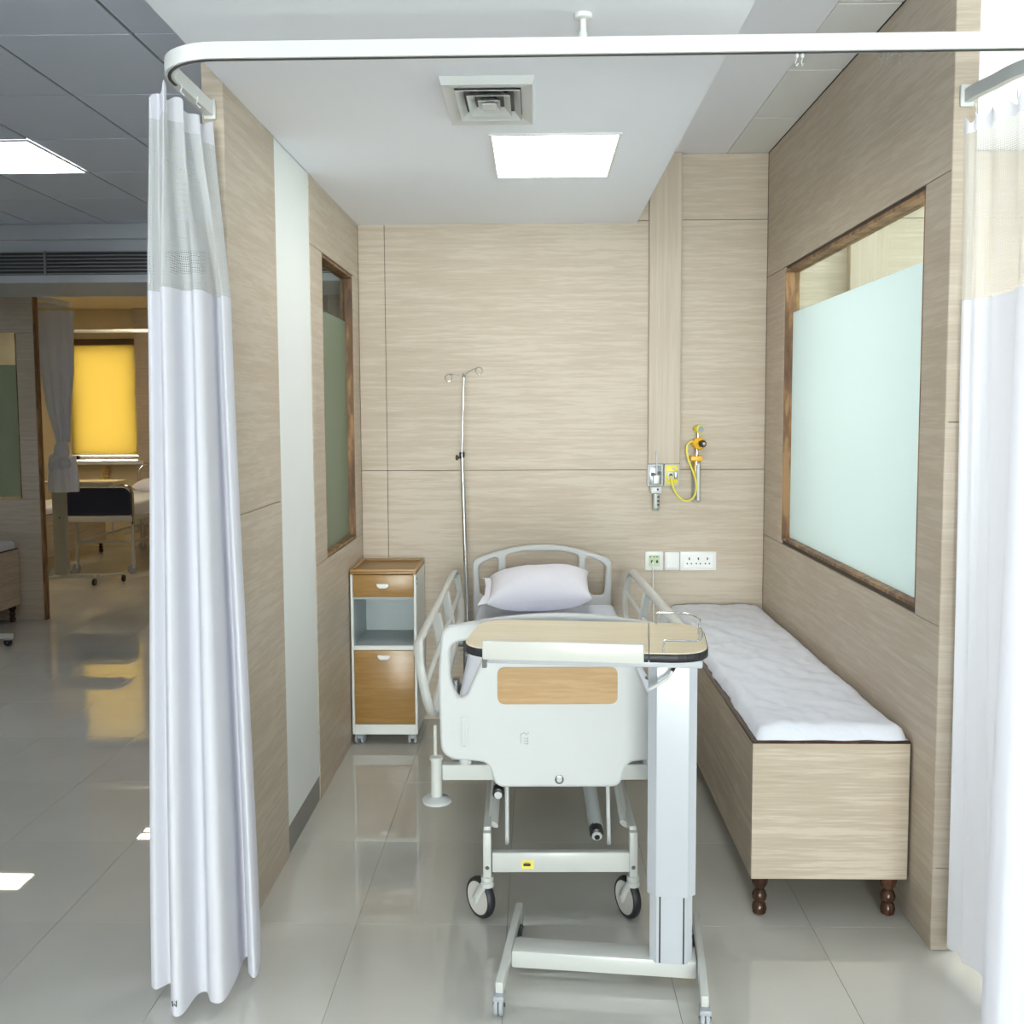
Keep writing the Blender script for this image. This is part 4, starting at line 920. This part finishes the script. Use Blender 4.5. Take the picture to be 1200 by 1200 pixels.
for y in (.10, 1.8): MB().cyl((-.27, y, .31), (.29, y, .31), .013, n=10).obj('base_bar', 'bed_paint', fbed)
MB().tube([(-.12, .6, .31), (-.12, .6, .45), (.15, .6, .52), (.15, .6, .36), (.0, .6, .33)], .009, 8).obj('crank_linkage', 'bed_paint', fbed)
MB().tube([(-HWB, 1.9, .5), (-HWB, 1.9, .9), (-HWB+.06, 1.9, .98), (HWB-.06, 1.9, .98), (HWB, 1.9, .9), (HWB, 1.9, .5)], .016, 10).obj('head_frame', 'steel', fbed)
fpl = thing('pillow', 'white pillow on the bed in the far bay', 'pillow', (-4.2, 11.35, .70))
q = pillow(); q.v = [(x*1.1, y*1.1, max(z+.066, .002)) for x, y, z in q.v]; q.obj('pillow_body', 'pillow_cloth', fpl, 70)

fo = thing('overbed_table', 'white overbed table standing at the foot of the blue-ended far bed', 'overbed table', (-4.372, 9.28, 0))
MB().box(-.056, .056, -.04, .04, .09, .90, .008).obj('column', 'grey_paint', fo)
MB().lathe([(.007, 0), (.006, .003)], (.012, -.04, .62), (0, -1, 0), 12).obj('lock_hole', 'print_black', fo)
xy_plate(rnd([(-.10, -.16), (.57, -.16), (.57, .16), (-.10, .16)], .03), .93, .955, .003).obj('table_top', 'table_wood', fo)
MB().box(-.06, .50, -.08, .08, .90, .929, .003).obj('top_frame', 'bed_paint', fo)
MB().box(-.07, .36, -.03, .03, .055, .09, .004).obj('base_beam', 'bed_paint', fo)
for p0, p1 in (((-.13, -.16), (.0, .0)), ((.36, .0), (.52, .12)), ((.30, .0), (.34, -.1))):
    lg = MB().tube([(p0[0], p0[1], .075), (p1[0], p1[1], .075)], .012, 8).obj('base_leg', 'bed_paint', fo)
    e_ = p0 if p0[0] < 0 else p1
    MB().lathe([(.01, -.012), (.03, -.011), (.032, 0), (.03, .011), (.01, .012)], (e_[0], e_[1], .032), (1, 0, 0), 16).obj('wheel', 'black_rubber', lg)

def knotted_curtain():
    base = (-3.84, 8.2, .93); t = thing('privacy_curtain', 'privacy curtain tied in a knot beside the far partition', 'curtain', base)
    prof = [(2.385, .150, .05), (2.2, .140, .05), (1.88, .118, .055), (1.6, .078, .05), (1.40, .045, .04), (1.335, .034, .034), (1.28, .05, .045), (1.18, .072, .06)]
    def surf(pr, nm, mat, n=64, amp=.018, nf=9):
        rows = []
        for z, rx, ry in pr:
            r = []
            for k in range(n+1):
                a = 2*PI*k/n; f = 1+amp/max(rx, .03)*math.cos(nf*a+z*1.3)
                r.append((rx*f*math.cos(a)+.02*(z < 1.5)-.012*(z > 2), ry*f*math.sin(a), z-base[2]))
            rows.append(r)
        MB().grid(rows).obj(nm, mat, t, 80)
    surf(prof[:3], 'net_panel', 'curtain_cloth'); surf([(1.88, .116, .054)]+prof[3:6], 'cloth_panel', 'curtain_cloth')
    surf([(1.22, .085, .07), (1.10, .10, .08), (1.0, .112, .085), (.935, .108, .085)], 'tail', 'curtain_cloth', nf=7)
    m = MB()
    for c, r_ in (((.018, -.02, .335), (.060, .06, .085)), ((-.02, -.03, .22), (.07, .06, .06)), ((.05, -.045, .235), (.05, .05, .055)), ((-.05, .0, .27), (.045, .05, .05))): m.ell(c, *r_, 18, 12)
    m.v = [(x+.006*noise.noise(Vector((x*30, y*30, z*30))), y, z+.008*noise.noise(Vector((x*25, y*25, z*40)))) for x, y, z in m.v]
    m.obj('knot', 'curtain_cloth', t, 70)
    MB().tube([(.03, -.07, .30), (-.03, -.085, .25), (-.06, -.06, .20)], .02, 10).obj('knot_fold', 'curtain_cloth', t)
knotted_curtain()
fr_ = thing('curtain_rail', 'curtain rail above the knotted curtain in the far bay', 'curtain rail', (-3.70, 8.2, 2.43))
MB().strip(cat([(-.02, -.53, 0), (.0, -.3, 0), (.01, -.08, 0), (-.03, 0, 0), (-.12, .005, 0), (-.6, .005, 0), (-1.6, .005, 0)], 5), .012, .018).obj('track', 'rail_white', fr_, 30)
for k in range(7): MB().cyl((-.04-.04*k, .004, -.045), (-.04-.04*k, .004, -.018), .004, n=6).obj('glider', 'light_plastic', fr_)
fr2 = thing('curtain_rail', 'straight pale rail crossing in front of the orange blind window', 'curtain rail', (-4.7, 10.6, 2.42))
MB().box(-1.2, 2.0, -.012, .012, -.016, .016, .003).obj('track', 'rail_white', fr2)
for x in (-1.0, 1.0): MB().cyl((x, 0, .016), (x, 0, .369), .008, n=8).obj('drop_rod', 'rail_white', fr2)

def plain_bench(label, x, y, w_, y0, y1):
    t = thing('attendant_bench', label, 'bench', (x, y, 0))
    MB().box(-w_/2, w_/2, y0, y0+.016, .13, .55).obj('end_panel', 'bench_laminate', t, 0); MB().box(-w_/2, w_/2, y1-.016, y1, .13, .55).obj('end_panel', 'bench_laminate', t, 0)
    for s in (-1, 1): MB().box(s*(w_/2-.008)-.008, s*(w_/2-.008)+.008, y0+.016, y1-.016, .13, .55).obj('side_panel', 'bench_laminate', t, 0)
    MB().box(-w_/2, w_/2, y0, y1, .551, .558).obj('lid', 'dark_leg_wood', t, 0)
    for a in (-w_/2+.04, w_/2-.04):
        for b_ in (y0+.05, y1-.05): MB().lathe([(.013, 0), (.022, .01), (.022, .03), (.014, .045), (.023, .06), (.014, .08), (.025, .1), (.025, .1295)], (a, b_, 0), n=14).obj('leg', 'dark_leg_wood', t)
    return t
plain_bench('shaded wood bench standing before the far partition', -4.13, 6.7, .46, -.95, .88)
t = thing('bench_pad', 'white pad on the shaded bench before the far partition', 'mattress', (-4.13, 6.7, .558)); soft_box(-.22, .215, -.94, .86, .001, .062, .03, .004, 8., 8, 20).obj('sheet', 'sheet_white', t, 60)
plain_bench('wood bench along the left side of the far bay', -5.15, 10.6, .5, -.9, .9)
t = thing('bench_pad', 'white pad on the bench along the far bay', 'mattress', (-5.15, 10.6, .558)); soft_box(-.24, .24, -.89, .89, .001, .07, .03, .004, 9., 8, 20).obj('sheet', 'sheet_white', t, 60)
c = copy_tree(ot); c.location = (-3.765, 6.30, 0); c.rotation_euler = (0, 0, math.radians(-90)); c['label'] = 'overbed table whose caster reaches in at the left edge'
c = copy_tree(ox); c.location = (-5.06, HALL_Y1, .71); c['label'] = 'yellow oxygen regulator below the white sill of the far window'
